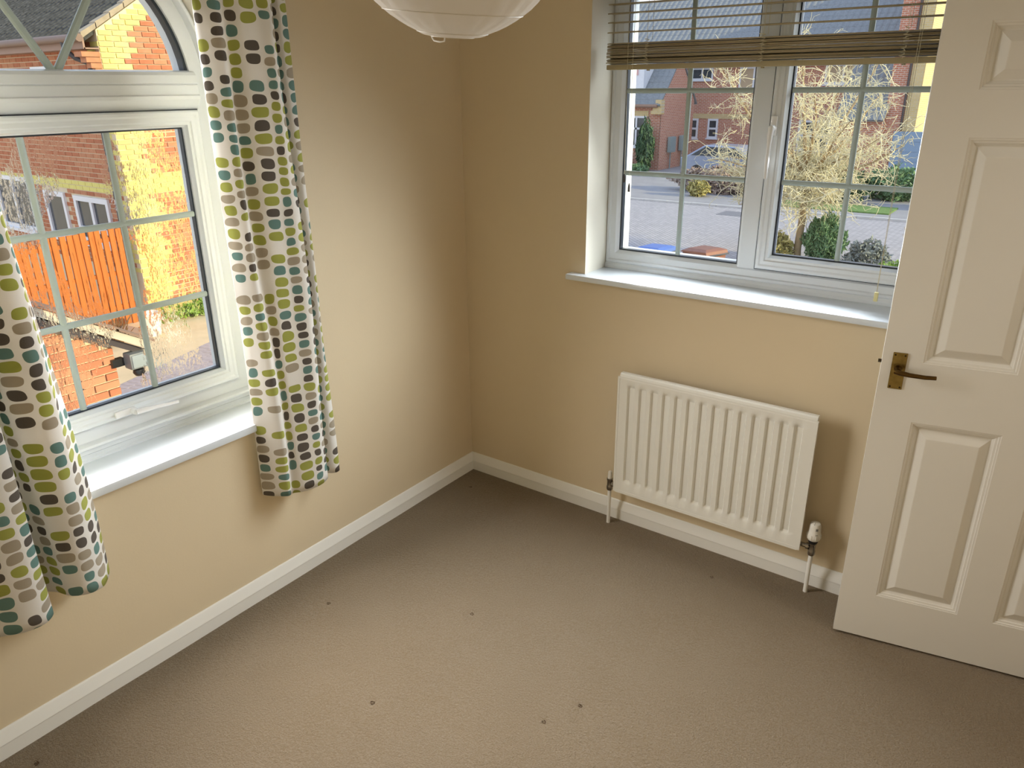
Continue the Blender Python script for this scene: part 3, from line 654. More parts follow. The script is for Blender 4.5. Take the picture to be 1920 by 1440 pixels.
# ------------------------------------------------------------------ paper lantern
LC = Vector((1.112, -1.352, 2.000)); LR = .196
la = tag(empty('paper_lantern', tuple(LC)), 'white round paper lantern shade hanging from the ceiling at the top of the picture', 'lamp shade')
rings = [-78, -70, -48, -27, -7, 14, 34, 55, 72, 79]
prof = []
for a, b in zip(rings[:-1], rings[1:]):
    for k in range(4):
        s_ = k/4; pa = Vector((math.cos(R(a)), math.sin(R(a)))); pb = Vector((math.cos(R(b)), math.sin(R(b)))); q = pa.lerp(pb, s_)
        q = q.normalized()*(q.length*.45+.55) if 0 else q*(1+.012*math.sin(math.pi*s_)); prof.append((q.x*LR, q.y*LR*.9))
prof.append((math.cos(R(79))*LR, math.sin(R(79))*LR*.9))
m = MB(); n = 96
tilt = Matrix.Rotation(R(7), 3, Vector((.4, 1, 0)).normalized())
for i, (r_, z_) in enumerate(prof):
    for k in range(n):
        a = 2*math.pi*k/n; rr = r_*(1+(.016*math.sin(23*a+i*.25)+.009*math.sin(41*a+.5*i))*(1 if i % 4 else .12))
        m.v.append(tuple(LC+tilt @ Vector((rr*math.cos(a), rr*math.sin(a), z_))))
m.f = [(i*n+k, i*n+(k+1) % n, (i+1)*n+(k+1) % n, (i+1)*n+k) for i in range(len(prof)-1) for k in range(n)]
m.build('paper_shade', M['paper'], la, smooth=180)
M['wire'] = plain('white_lantern_wire', (0.72, 0.68, 0.60), 0.4)
for a in rings[1:-1]:
    rr, hh = math.cos(R(a))*LR, math.sin(R(a))*LR*.9
    MB().tube([LC+tilt @ Vector((rr*math.cos(2*math.pi*k/64), rr*math.sin(2*math.pi*k/64), hh)) for k in range(65)], .0011, 5, False).build('wire_rib', M['wire'], la)
rr, hh = math.cos(R(-78))*LR, math.sin(R(-78))*LR*.9
MB().tube([LC+tilt @ Vector((rr*math.cos(2*math.pi*k/40), rr*math.sin(2*math.pi*k/40), hh)) for k in range(41)], .0016, 6, False).build('bottom_ring', M['wire'], la)
hook = [Vector((-.030, -.012, hh+.012)), Vector((-.030, -.012, hh-.004)), Vector((-.024, -.013, hh-.009)), Vector((-.006, -.016, hh-.010)), Vector((.004, -.016, hh-.008)), Vector((.007, -.016, hh+.010))]
MB().tube([LC+tilt @ (p+Vector((.0, -.012, 0))) for p in hook], .0016, 6).build('wire_hook', M['wire'], la)
MB().tube([LC+Vector((0, 0, .19)), Vector((LC.x, LC.y, ZC))], .003, 8).build('flex', M['gloss'], la)
MB().lathe([(0, ZC-.03), (.02, ZC-.03), (.045, ZC-.004), (.045, ZC), (0, ZC)], (LC.x, LC.y, 0), 24).build('ceiling_rose', M['gloss'], la, smooth=40)

# ================================================================== OUTDOORS
ZG = -2.2
def ground(name, x0, x1, y0, y1, z, mat, th=.12): return struct(MB().box(x0, x1, y0, y1, z-th, z).build(name, mat))
ground('driveway', -40, -3.0, -14, 20.5, ZG, M['drive'])
ground('road', -60, 40, 12.2, 23.0, ZG+.012, M['paving'])
ground('front_garden_soil', -3.0, 20, .3, 12.2, ZG-.0, M['soil'])
ground('far_pavement', -60, 40, 23.12, 70, ZG+.06, M['tarmac'])
kb = empty('kerb', (-5, 23.06, ZG)); struct(kb)
proto = MB().cbox(-.455, .455, -.06, .06, -.1, .085, .012).build('kerb_stone', M['kerb'], kb)
for k in range(44):
    o_ = proto if k == 0 else proto.copy()
    if k: C.objects.link(o_)
    o_.parent = kb; o_.matrix_parent_inverse = Matrix(); o_.location = (-16+k*.915, 0, random.uniform(-.006, .006))
ground('grass_verge', -6.9, -2.4, 23.9, 25.4, ZG+.10, M['grass'])
ps = empty('paving_strip', (-8.2, 2.8, ZG)); struct(ps)
pa = MB().cbox(-.105, .105, -.052, .052, -.05, .012, .006).build('paving_brick', plain('purple_grey_paving_brick', (0.46, 0.38, 0.38), 0.9, var=.2), ps)
pb = MB().cbox(-.105, .105, -.052, .052, -.05, .012, .006); first_p = True
cnt = 0
for j in range(-3, 4):
    for k in range(42):
        t_ = k*.108
        x_ = -7.70-(t_-1.0)*.36+j*.215; y_ = 1.5+t_
        o_ = pa if cnt == 0 else pa.copy()
        if cnt: C.objects.link(o_)
        cnt += 1
        o_.parent = ps; o_.matrix_parent_inverse = Matrix(); o_.location = (x_+8.2, y_-2.8, random.uniform(-.003, .003)); o_.rotation_euler = (0, 0, R(20))
        if cnt >= 290: break
    if cnt >= 290: break

def tiled_roof(a, along, upv, nrib, nrow, amp=.022):
    """ribbed tile covering: a = eaves corner, along = full eaves vector, upv = full slope vector"""
    a = Vector(a); along = Vector(along); upv = Vector(upv); nor = along.cross(upv).normalized()
    if nor.z < 0: nor = -nor
    m = MB(); k = nrib*4; nn = k+1
    for r_ in range(nrow):
        for s_, lift in ((0, .014), (.97, .003)):
            for i in range(nn):
                hgt = amp*(1 if i % 4 in (1, 2) else 0)
                m.v.append(tuple(a+along*(i/k)+upv*((r_+s_)/nrow)+nor*(hgt+lift)))
    rows = nrow*2
    m.f = [(j*nn+i, j*nn+i+1, (j+1)*nn+i+1, (j+1)*nn+i) for j in range(rows-1) for i in range(k)]
    b = len(m.v)
    m.add([a, a+along, a+along+upv, a+upv, a-nor*.06, a+along-nor*.06, a+along+upv-nor*.06, a+upv-nor*.06], [(0, 1, 2, 3), (4, 5, 6, 7), (0, 1, 5, 4), (1, 2, 6, 5), (2, 3, 7, 6), (3, 0, 4, 7)])
    return m
def window_part(parent, axis, u0, u1, z0, z1, plane, cols, rows, out, fr=.055, pane='darkpane', trans=None):
    """window in a wall: axis 'x' = wall faces -y, axis 'y' = wall faces +x ; out = +1/-1 direction of depth"""
    m = MB(); dep = .05
    mp_ = (lambda a, b, c: (a, plane+c*out, b)) if axis == 'x' else (lambda a, b, c: (plane+c*out, a, b))
    m.sweep(rect(u0, u1, z0, z1), [(0, -.02), (0, dep), (fr, dep), (fr, -.02)], mp_)
    for i in range(1, cols):
        c_ = u0+(u1-u0)*i/cols; m.prism(rect(c_-fr*.5, c_+fr*.5, z0+fr, z1-fr), -.02, dep, mp_)
    for j in range(1, rows):
        c_ = (trans if trans else z0+(z1-z0)*j/rows); m.prism(rect(u0+fr, u1-fr, c_-fr*.5, c_+fr*.5), -.02, dep, mp_)
    m.prism(rect(u0-.06, u1+.06, z0-.06, z0), -.02, dep+.05, mp_)
    w_ = m.build('window', M['pvcout'], parent)
    for i in range(cols):
        for j in range(rows):
            zlo = z0 if j == 0 else (trans if trans else z0+(z1-z0)*j/rows); zhi = z1 if j == rows-1 else (trans if trans else z0+(z1-z0)*(j+1)/rows)
            MB().prism(rect(u0+(u1-u0)*i/cols+fr*.5, u0+(u1-u0)*(i+1)/cols-fr*.5, zlo+fr*.5, zhi-fr*.5), 0, .012, mp_).build('pane', M[pane], w_)
    return w_

# ---- neighbour's gable house seen through the arched window
GX, GY = -11.24, 4.39
hs = tag(empty('gable_house', (GX, GY, ZG)), 'red brick house with sunlit gable and yellow corner bricks, outside the arched window', 'house')
SLP = math.tan(R(31.8)); EZ = 2.54; GW = 7.2
ZR = EZ+SLP*GW/2
core = MB(); EW = EZ+.12
poly = [(GY, ZG), (GY+GW, ZG), (GY+GW, EW), (GY+GW/2, ZR+.12), (GY, EW)]
core.prism(poly, GX-.001, GX-9.0, lambda a, b, c: (c, a, b))
core.build('wall', M['mortar'], hs)
CH, BL, MJ = .0855, .256, .0145
meshes = {}
def brick_mesh(key, l_, mat):
    if (key, l_) not in meshes:
        me = bpy.data.meshes.new('brick'); b = MB().box(-l_/2+MJ/2, l_/2-MJ/2, -.02, .0, 0, CH-MJ)
        me.from_pydata(b.v, [], b.f); me.materials.append(mat); meshes[(key, l_)] = me
    return meshes[(key, l_)]
brs = []   # gable bricks (y, z, length, kind)
ncs = int((ZR-ZG)/CH)
for c in range(ncs):
    z = ZG+c*CH; off = (BL/2 if c % 2 else 0)
    ymax = min(GY+GW, GY+GW-(max(0, z-EW)/SLP)); ymin = GY+max(0, z+CH-EW)/SLP
    q = GY-off
    quoin = .42+(.13 if (c//4) % 2 else 0)
    while q < GY+2.6:
        a, b = max(q, ymin), min(q+BL, ymax)
        if b-a > .05:
            cy_ = (a+b)/2
            rake = (ymin > GY+.01 and cy_ < ymin+.40) or (EZ-.22 < z < EZ+.20 and cy_-GY < .62)
            band = 0.02 < z < .30
            brs.append((cy_, z, round(b-a, 3), 'C' if (cy_-GY < quoin or rake or band) else ('A' if random.random() < .55 else 'B')))
        q += BL
vis = [b for b in brs if -1.95 < b[1] < 3.3 and b[0] < GY+1.75]
vis.sort(key=lambda b: -(b[2] > .2)*1.0-(1.0 if b[1] > 1.9 else .5 if b[1] < .9 and b[1] > -1.4 else 0)+b[0]*.1)
first300 = set(id(b) for b in vis[:295])
stuffA, stuffC = MB(), MB(); st = {'A': MB(), 'B': MB(), 'C': MB()}
for b in brs:
    cy_, z, l_, kd = b
    if id(b) in first300:
        o_ = bpy.data.objects.new('brick', brick_mesh(kd, l_, M['brick'+kd])); C.objects.link(o_)
        o_.parent = hs; o_.location = (GX-GX+.0025+random.uniform(-.002, .002), cy_-GY, z-ZG); o_.rotation_euler = (0, 0, R(90))
        if kd == 'C': o_['label'] = 'buff yellow brick'
    else:
        st[kd].box(GX-.02, GX+.004, cy_-l_/2+MJ/2, cy_+l_/2-MJ/2, z, z+CH-MJ)
# front face of the house (in shade), bricks joined
for c in range(ncs):
    z = ZG+c*CH
    if z > EZ-.1 or z < -1.4: continue
    q = GX-(BL/2 if c % 2 else 0)
    while q > GX-5.2:
        a, b = q-BL, min(q, GX)
        holes = [(-14.40, -13.50, -.92, -.06), (-13.18, -11.88, -.92, -.08), (-13.75, -12.72, 1.2, 2.16), (-16.6, -14.9, -.9, .1)]
        if not any(h[0] < (a+b)/2 < h[1] and h[2]-CH*.5 < z < h[3] for h in holes):
            kd = 'C' if (GX-(a+b)/2 < .20+(.12 if (c//4) % 2 else 0) or -.06 < z < .14) else ('A' if random.random() < .55 else 'B')
            st[kd].box(a+MJ/2, b-MJ/2, GY-.008, GY+.02, z, z+CH-MJ)
        q -= BL
for kd, nm in (('A', 'brick_field'), ('B', 'lighter_brick_field'), ('C', 'buff_brick_field')):
    o_ = st[kd].build(nm, M['brick'+kd], hs, recalc=False); o_['kind'] = 'stuff'
window_part(hs, 'x', -14.36, -13.53, -.95, -.07, GY, 1, 1, -1, .09)
window_part(hs, 'x', -13.16, -11.90, -.95, -.09, GY, 2, 2, -1, .09, trans=-.70)
window_part(hs, 'x', -13.72, -12.73, 1.15, 2.15, GY, 1, 1, -1, .07, 'curtainpane')
window_part(hs, 'x', -16.5, -14.95, -.95, .12, GY, 2, 1, -1, .08)
# roof covering, verge tiles, gutter, downpipe
run = GW/2+.35
tiled_roof((GX-.06, GY-.26, EZ-.05+.02), (-9.1, 0, 0), (0, run, run*SLP), 46, 13, .05).build('roof_tiles', M['tile'], hs, recalc=False)
tiled_roof((GX-9.04, GY+GW+.33, EZ-.03), (9.1, 0, 0), (0, -run, run*SLP), 60, 4).build('roof_tiles', M['tile'], hs, recalc=False)
for k in range(16):
    a = k*run/15; y_ = GY-.26+a; z_ = EZ-.02+a*SLP; dl_ = run/15*1.05
    m = MB(); m.prism([(y_, z_), (y_+dl_, z_+dl_*SLP), (y_+dl_, z_+dl_*SLP+.075), (y_, z_+.095)], GX-.16, GX+.022, lambda a_, b_, c_: (c_, a_, b_))
    m.build('verge_tile', M['verge'], hs)
MB().tube([(GX+.05, GY-.31, EZ-.01), (GX-9, GY-.31, EZ-.01)], .062, 10).build('gutter', M['gutter'], hs, smooth=50)
MB().box(GX-9, GX, GY-.25, GY-.22, EZ-.17, EZ+.0).box(GX-9, GX, GY-.24, GY+.01, EZ-.17, EZ-.15).build('fascia_board', M['soffit'], hs)
MB().tube([(GX-.52, GY-.31, EZ-.05), (GX-.52, GY-.31, EZ-.16), (GX-.42, GY-.20, EZ-.30), (GX-.26, GY-.08, EZ-.38), (GX-.26, GY-.07, EZ-.55), (GX-.26, GY-.07, -1.6)], .040, 10).build('downpipe', M['pipe'], hs, smooth=50)
cb_ = MB()
for k in range(5): cb_.box(GX-.24+k*.05, GX-.0, GY-.30+k*.06, GY, EZ-.20-(k+1)*CH, EZ-.20-k*CH-.008)
cb_.build('corbel', M['brickB'], hs)

# ---- fence running from the house corner
fe = tag(empty('board_fence', (GX, 3.2, ZG)), 'orange stained close board fence below the gable house', 'fence')
fb = MB().prism([(-.050, .030), (.054, .004), (.054, -.010), (-.050, -.010)], 0, 1.70, lambda a, b, c: (b, a, c)).build('fence_board', M['fence'], fe)
for k in range(26):
    o_ = fb if k == 0 else fb.copy()
    if k: C.objects.link(o_)
    o_.parent = fe; o_.matrix_parent_inverse = Matrix(); o_.location = (random.uniform(-.006, .006), 4.21-k*.118-3.2, random.uniform(-.015, .02)); o_.rotation_euler = (R(random.uniform(-.5, .5)), 0, 0)
for z in (.3, .9, 1.5): MB().box(GX-.06, GX-.002, 1.1, 4.27, ZG+z, ZG+z+.07).build('fence_rail', M['fence'], fe)
for y in (1.2, 3.0): MB().box(GX-.16, GX-.06, y, y+.1, ZG-.1, ZG+1.65).build('fence_post', M['fence'], fe)

# ---- garage with the sloping verge, floodlight on its corner
OX, OY = -4.2, .345
ga = tag(empty('brick_outbuilding', (OX, OY, ZG)), 'low brick outbuilding with sloping pale verge board just outside the arched window', 'outbuilding')
vs_ = .60
core = MB().prism([(OY-.004, ZG), (OY-.004, -.20), (OY-3.0, -.20+2.996*vs_), (OY-3.0, ZG)], OX-.002, OX-4.6, lambda a, b, c: (c, a, b)); core.build('wall', M['mortar'], ga)
CH2, BL2 = .0715, .215; gb_ = {}; n_b = 0; stg = MB()
for c in range(40):
    z = ZG+c*CH2; q = OY+(BL2/2 if c % 2 else 0)
    while q > OY-2.2:
        a, b = q-BL2, min(q, OY); zlim = -.205-(b-OY)*vs_
        if b-a > .05 and z+CH2 < zlim:
            if z > -.95 and b > OY-1.0 and n_b < 290:
                key = round(b-a, 3)
                if key not in gb_:
                    mb_ = MB().cbox(-(b-a)/2+.0065, (b-a)/2-.0065, -.02, .0, 0, CH2-.013, .0012); gb_[key] = []
                    for kd in 'AB':
                        me = bpy.data.meshes.new('brick'); me.from_pydata(mb_.v, [], mb_.f); me.materials.append(M['brick'+kd]); gb_[key].append(me)
                o_ = bpy.data.objects.new('brick', gb_[key][random.random() < .5]); C.objects.link(o_); o_.parent = ga
                o_.location = (.0015+random.uniform(-.001, .001), (a+b)/2-OY, z-ZG); o_.rotation_euler = (0, 0, R(90)); n_b += 1
            else: stg.box(OX-.02, OX+.004, a+.005, b-.005, z, z+CH2-.010)
        q -= BL2
if stg.v: stg.build('brick_field', M['brickA'], ga, recalc=False)['kind'] = 'stuff'
f0 = (OY+.26, -.345); L_ = 2.6
MB().prism([(f0[0], f0[1]), (f0[0], f0[1]+.075), (f0[0]-L_, f0[1]+.075+L_*vs_), (f0[0]-L_, f0[1]+L_*vs_)], OX-.01, OX+.16, lambda a, b, c: (c, a, b)).build('verge_board', M['fascia'], ga)
MB().prism([(f0[0]-.04, f0[1]-.05), (f0[0]-.04, f0[1]+.01), (f0[0]-L_, f0[1]+.01+(L_-.04)*vs_), (f0[0]-L_, f0[1]-.05+(L_-.04)*vs_)], OX-.01, OX+.10, lambda a, b, c: (c, a, b)).build('soffit', M['pipe'], ga)
for k in range(9):
    a = f0[0]+.02-k*.28; z_ = f0[1]+.075+k*.28*vs_
    MB().prism([(a, z_-.004), (a, z_+.022), (a-.30, z_+.30*vs_+.010), (a-.30, z_+.30*vs_-.004)], OX-4.5, OX+.19, lambda a_, b_, c_: (c_, a_, b_)).build('roof_tile_course', M['gutter'], ga)
MB().box(OX+.004, OX+.016, .035, .048, -.80, -.47).build('cable_trunking', M['pipe'], ga)
fl_ = tag(empty('floodlight', (OX+.12, .47, -.46)), 'grey floodlight with motion sensor on the outbuilding corner', 'floodlight')
case = MB().cbox(OX+.05, OX+.17, .395, .575, -.475, -.335, .015).build('lamp_case', M['lampgrey'], fl_, smooth=40)
MB().cbox(OX+.165, OX+.180, .41, .56, -.46, -.35, .006).build('lens', M['lampglass'], fl_, smooth=40)
MB().lathe([(0, -.555), (.035, -.545), (.050, -.52), (.045, -.49), (.02, -.478), (0, -.478)], (OX+.12, .475, 0), 16).build('motion_sensor', M['black'], fl_, smooth=50)
MB().box(OX+.003, OX+.055, .30, .40, -.45, -.38).build('wall_bracket', M['black'], fl_)

# ---- bushes and small plants
def bush(name, label, cat, c, rad, n, size, mat, narrow=None, flat=.0, group=None):
    c = np.array(c); rad = np.array(rad)
    d = rng.normal(size=(n, 3)); d /= np.linalg.norm(d, axis=1)[:, None]
    r_ = rng.uniform(.3, 1.12, n)**.5; lump = 1+.26*np.sin(d[:, 0]*6+1)*np.sin(d[:, 1]*5+2)*np.cos(d[:, 2]*6)+.10*np.sin(d[:, 0]*13)*np.cos(d[:, 2]*11)
    p = c+d*rad*(r_*lump)[:, None]
    a = rng.normal(size=(n, 3)); a /= np.linalg.norm(a, axis=1)[:, None]; b = rng.normal(size=(n, 3)); b -= (b*a).sum(1)[:, None]*a; b /= np.linalg.norm(b, axis=1)[:, None]
    s_ = (size*rng.uniform(.6, 1.4, n))[:, None]
    a[:, 2] += flat
    v = np.stack([p-a*s_, p+b*s_*.45, p+a*s_, p-b*s_*.45], 1).reshape(-1, 3)
    m = MB(); m.v = [tuple(x) for x in v]; m.f = [(4*i, 4*i+1, 4*i+2, 4*i+3) for i in range(n)]
    rt_ = tag(empty(name, (c[0], c[1], c[2]-rad[2])), label, cat, group)
    fo = m.build('foliage', mat, rt_, recalc=False); fo['kind'] = 'stuff'
    st_ = MB()
    for k in range(4):
        an = k*1.7; st_.tube([(c[0], c[1], ZG), (c[0]+.4*rad[0]*math.cos(an), c[1]+.4*rad[1]*math.sin(an), c[2])], [.02, .008], 5)
    st_.build('stem', M['bark'], rt_)
    return rt_
bush('garden_bush', 'tall feathery green bush right of the tree trunk', 'bush', (-2.30, 15.9, -1.66), (.44, .44, .55), 6500, .042, M['leafmid'], flat=.8)
bush('gold_shrub', 'low green and gold shrub left of the tree trunk', 'shrub', (-3.28, 15.6, -1.92), (.36, .34, .36), 1500, .055, M['leafgold'])
bush('lavender_shrub', 'rounded grey green shrub beside the feathery bush', 'shrub', (-1.22, 15.3, -1.88), (.45, .42, .42), 2600, .05, M['leafgrey'])
bush('lime_shrub', 'low bright lime green shrub near the door edge', 'shrub', (-.42, 14.3, -1.95), (.46, .42, .30), 2400, .05, M['leaflime'])
bush('dark_shrub', 'small dark shrub half hidden by the door edge', 'shrub', (.42, 15.1, -1.9), (.33, .4, .38), 1500, .05, M['leafgrey'])
bush('conifer', 'dark upright conifer beside the street house window', 'conifer', (-14.95, 31.9, -1.05), (.40, .40, 1.15), 2600, .085, M['leafdark'], flat=1.0)
bush('clipped_hedge', 'clipped dark green hedge under the street house window', 'hedge', (-16.75, 31.7, -1.72), (1.0, .5, .42), 2600, .08, M['leafmid'])
bush('ground_cover', 'low green ground cover at the foot of the conifer', 'shrub', (-15.0, 31.2, -1.98), (.55, .4, .22), 1100, .07, M['leafmid'])
bush('verge_hedge', 'green hedge on the grass verge behind the trunk', 'hedge', (-4.9, 26.1, -1.55), (1.5, .5, .58), 3200, .10, M['leafdark'])
bush('verge_bush', 'dull green bush at the right end of the verge hedge', 'bush', (-3.0, 27.6, -1.62), (1.1, .7, .58), 2600, .09, M['leafmid'])
bush('winter_shrub', 'faded pink brown winter plants on the far pavement edge', 'shrub', (-8.9, 26.4, -1.72), (1.9, .8, .5), 4200, .09, M['leaffaded'])
bush('golden_shrub', 'yellow winter shrub among the faded plants', 'shrub', (-9.2, 24.9, -1.85), (.42, .32, .30), 800, .08, M['leafgold'])
bush('heather', 'blue grey heather mound at the end of the verge', 'shrub', (-1.35, 26.0, -1.75), (.6, .6, .45), 2200, .09, M['leafgrey'])
bush('low_plant', 'yellow green plants along the foot of the sunny gable', 'shrub', (GX+.45, 5.35, -2.02), (.30, .95, .20), 2200, .05, M['leaflime'])
# thin dry plant near the road
tp = tag(empty('dry_stem_plant', (-.42, 15.5, ZG)), 'thin leafless plant standing above the lime shrub', 'plant'); m = MB()
for k in range(26):
    a = random.uniform(0, 6.28); l_ = random.uniform(.05, .30); x_, y_ = -.42+random.uniform(-.12, .12), 15.5
    p0 = Vector((x_, y_, ZG+.2)); p1 = p0+Vector((l_*math.cos(a)*.6, l_*math.sin(a)*.6, random.uniform(.5, 1.25))); p2 = p1+Vector((.06*math.cos(a), 0, .12))
    m.tube([p0, (p0+p1)/2+Vector((.03, 0, 0)), p1, p2], [.006, .005, .004, .003], 4)
m.build('stems', M['bark'], tp)
# tub and dead plant by the fence
tb = tag(empty('white_planter', (GX+1.0, 3.86, ZG)), 'white planter standing by the fence end near the gable', 'planter')
MB().lathe([(0, 0), (.13, 0), (.17, .36), (.185, .37), (.185, .40), (.15, .40), (.145, .34), (0, .33)], (GX+1.0, 3.86, ZG), 20).build('tub', M['white'], tb, smooth=40)
dp = tag(empty('dead_plant', (GX+.9, 3.15, ZG)), 'dried brown plant in front of the fence beside the white planter', 'plant'); m = MB()
for k in range(90):
    a = random.uniform(0, 6.28); r_ = random.uniform(.05, .45); p0 = Vector((GX+.9+.1*math.cos(a), 3.15+random.uniform(-.2, .2), ZG)); p1 = p0+Vector((.2*math.cos(a), r_*math.sin(a), random.uniform(.2, .55)))
    m.tube([p0, (p0+p1)/2+Vector((0, .03, .03)), p1], [.010, .008, .005], 4)
m.build('stems', M['dead'], dp)

# ---- street houses seen through the right window
def box_house(name, label, x0, x1, y0, y1, ez, front=True, matf='brickx', mats='bricky'):
    h_ = tag(empty(name, ((x0+x1)/2, y0, ZG)), label, 'house')
    MB().add([(x0, y0, ZG), (x1, y0, ZG), (x1, y0, ez), (x0, y0, ez), (x0, y1, ZG), (x1, y1, ZG), (x1, y1, ez), (x0, y1, ez)], [(0, 1, 2, 3), (4, 5, 6, 7), (0, 4, 7, 3), (3, 2, 6, 7)]).build('wall', M[matf], h_)
    return h_
# house A: low wing with gable to the right
A = box_house('low_street_house', 'low brick street house with white framed window and conifer, far left of the right window', -22, -14.5, 32.5, 36.3, 1.02)
sl_ = math.tan(R(46)); w_ = 1.9
MB().prism([(32.5, ZG), (36.3, ZG), (36.3, 1.02), (34.4, 1.02+w_*sl_), (32.5, 1.02)], -14.5, -14.52, lambda a, b, c: (c, a, b)).build('gable_wall', M['bricky'], A)
tiled_roof((-22, 32.2, .85), (7.55, 0, 0), (0, 2.2, 2.2*sl_), 26, 9).build('roof_tiles', M['slate'], A, recalc=False)
tiled_roof((-14.45, 36.6, .85), (-7.55, 0, 0), (0, -2.2, 2.2*sl_), 26, 3).build('roof_tiles', M['slate'], A, recalc=False)
MB().box(-22, -14.6, 32.14, 32.24, .80, .90).box(-22, -14.6, 32.24, 32.5, .74, .80).build('gutter', M['soffit'], A)
MB().box(-14.95, -14.4, 32.3, 32.62, .45, .62).box(-14.85, -14.4, 32.3, 32.62, .62, .8).box(-14.7, -14.4, 32.25, 32.62, .8, 1.1).build('corbel', M['buffx'], A)
MB().box(-16.3, -15.15, 32.47, 32.5, .36, .60).build('lintel', M['buffx'], A)
window_part(A, 'x', -16.30, -15.24, -1.08, .36, 32.5, 2, 2, -1, .09, trans=-.22)
dmr = MB().box(-18.2, -15.6, 32.7, 34.8, 1.6, 3.2).build('dormer', M['pvcout'], A)
MB().box(-16.4, -15.9, 32.66, 32.70, 2.2, 3.0).build('dormer_pane', plain('pale_pink_pane', (.75, .45, .42), .3), dmr)
# meter cupboards on the gable
for (yy, lb_) in ((33.6, 'grey meter cupboard nearest the conifer on the shaded gable'), (34.9, 'grey meter cupboard farther along the shaded gable')):
    mb_ = tag(empty('meter_cupboard', (-14.36, yy, -1.2)), lb_, 'cupboard', 'meter cupboards on the street gable')
    MB().cbox(-14.44, -14.26, yy-.3, yy+.3, -1.35, -.62, .02).build('case', M['greybox'], mb_)
    MB().box(-14.262, -14.250, yy-.26, yy+.26, -1.30, -.67).build('cupboard_door', M['greybox'], mb_)
    MB().tube([(-14.40, yy, -1.35), (-14.40, yy, ZG+.06)], .03, 6).build('cable_duct', M['greybox'], mb_)
# house B: wide two storey house behind the tree
B = box_house('wide_street_house', 'wide two storey brick street house behind the bare tree', -15.9, -5.4, 38.2, 46.0, 3.01)
MB().add([(-15.9, 38.2, ZG), (-15.9, 46, ZG), (-15.9, 46, 3.01), (-15.9, 38.2, 3.01), (-5.4, 38.2, ZG), (-5.4, 46, ZG), (-5.4, 46, 3.01), (-5.4, 38.2, 3.01)], [(0, 1, 2, 3), (4, 5, 6, 7)]).build('side_wall', M['bricky'], B)
rs = 3.4
tiled_roof((-21.0, 37.7, 2.85), (15.9, 0, 0), (0, 4.4, rs), 52, 12).build('roof_tiles', M['slate'], B, recalc=False)
tiled_roof((-5.1, 46.5, 2.85), (-15.9, 0, 0), (0, -4.4, rs), 52, 3).build('roof_tiles', M['slate'], B, recalc=False)
MB().box(-21, -5.2, 37.6, 37.72, 2.71, 2.88).box(-21, -5.2, 37.72, 38.2, 2.64, 2.71).build('gutter', M['pvcout'], B)
MB().box(-15.9, -10.1, 38.17, 38.2, .05, .31).build('brick_band', M['buffx'], B)
window_part(B, 'x', -15.54, -14.97, -.98, .05, 38.2, 1, 2, -1, .10)
window_part(B, 'x', -14.43, -13.86, -.94, .05, 38.2, 1, 2, -1, .10)
window_part(B, 'x', -15.56, -14.35, 1.97, 2.57, 38.2, 2, 1, -1, .09)
window_part(B, 'x', -12.93, -11.4, 1.48, 2.57, 38.2, 2, 1, -1, .09, 'curtainpane')
window_part(B, 'x', -8.70, -7.0, 1.70, 2.62, 38.2, 2, 1, -1, .10, 'curtainpane')
window_part(B, 'x', -9.64, -8.1, -1.38, .05, 38.2, 2, 2, -1, .10)
# house C: right, with a sunny buff side and blue grey garage door
Ch = box_house('buff_corner_house', 'brick house with sunlit yellow side and blue grey garage door at the right', -4.84, -3.64, 33.6, 42.5, 7.2)
MB().box(-4.10, -3.64, 33.56, 33.6, -.12, 7.2).build('buff_wall', M['buffx'], Ch)
MB().add([(-3.64, 33.56, ZG), (-3.64, 42.5, ZG), (-3.64, 42.5, 7.2), (-3.64, 33.56, 7.2)], [(0, 1, 2, 3)]).build('side_wall', M['buffy'], Ch)
MB().tube([(-4.16, 33.52, 7.2), (-4.16, 33.52, -.1)], .045, 8).build('downpipe', M['pipe'], Ch)
tiled_roof((-6.70, 33.0, .30), (1.95, 0, 0), (0, 2.2, 2.2), 8, 8).build('roof_tiles', M['slate'], Ch, recalc=False)
MB().box(-6.6, -4.84, 33.3, 34.5, ZG, .3).build('porch_wall', M['brickx'], Ch)
gd = MB().box(-4.36, -2.9, 33.35, 33.5, ZG+.05, -.13).build('garage_door', M['bluedoor'], Ch)
for k in range(5): MB().box(-4.33, -2.92, 33.335, 33.35, ZG+.10+k*.395, ZG+.46+k*.395).build('door_slat', M['bluedoor'], gd)

# ---- bare tree in front
tr = tag(empty('bare_tree', (-2.86, 15.81, ZG)), 'bare winter tree with yellow sunlit twigs in the middle of the right window', 'tree')
trunk = MB(); tw = MB(); trs = random.Random(11)
top = Vector((-2.88, 15.81, -.35))
trunk.tube([(-2.86, 15.81, ZG-.05), (-2.87, 15.81, ZG+.3), (-2.85, 15.82, -1.2), top], [.105, .088, .080, .075], 12)
def seg(m, p, d, L, r0, r1, wig, n, sides):
    pts = [p]; q = p.copy(); dv = d.copy()
    for i in range(n):
        dv = (dv+Vector((trs.gauss(0, wig), trs.gauss(0, wig), trs.gauss(0, wig)))).normalized(); q = q+dv*(L/n); pts.append(q.copy())
    m.tube(pts, [r0+(r1-r0)*i/n for i in range(n+1)], sides, False); return pts, dv
CC = Vector((-3.25, 15.8, 0.95)); CR = Vector((2.5, 2.3, 2.25))
def rel(p): return Vector(((p.x-CC.x)/CR.x, (p.y-CC.y)/CR.y, (p.z-CC.z)/CR.z)).length
l1 = []
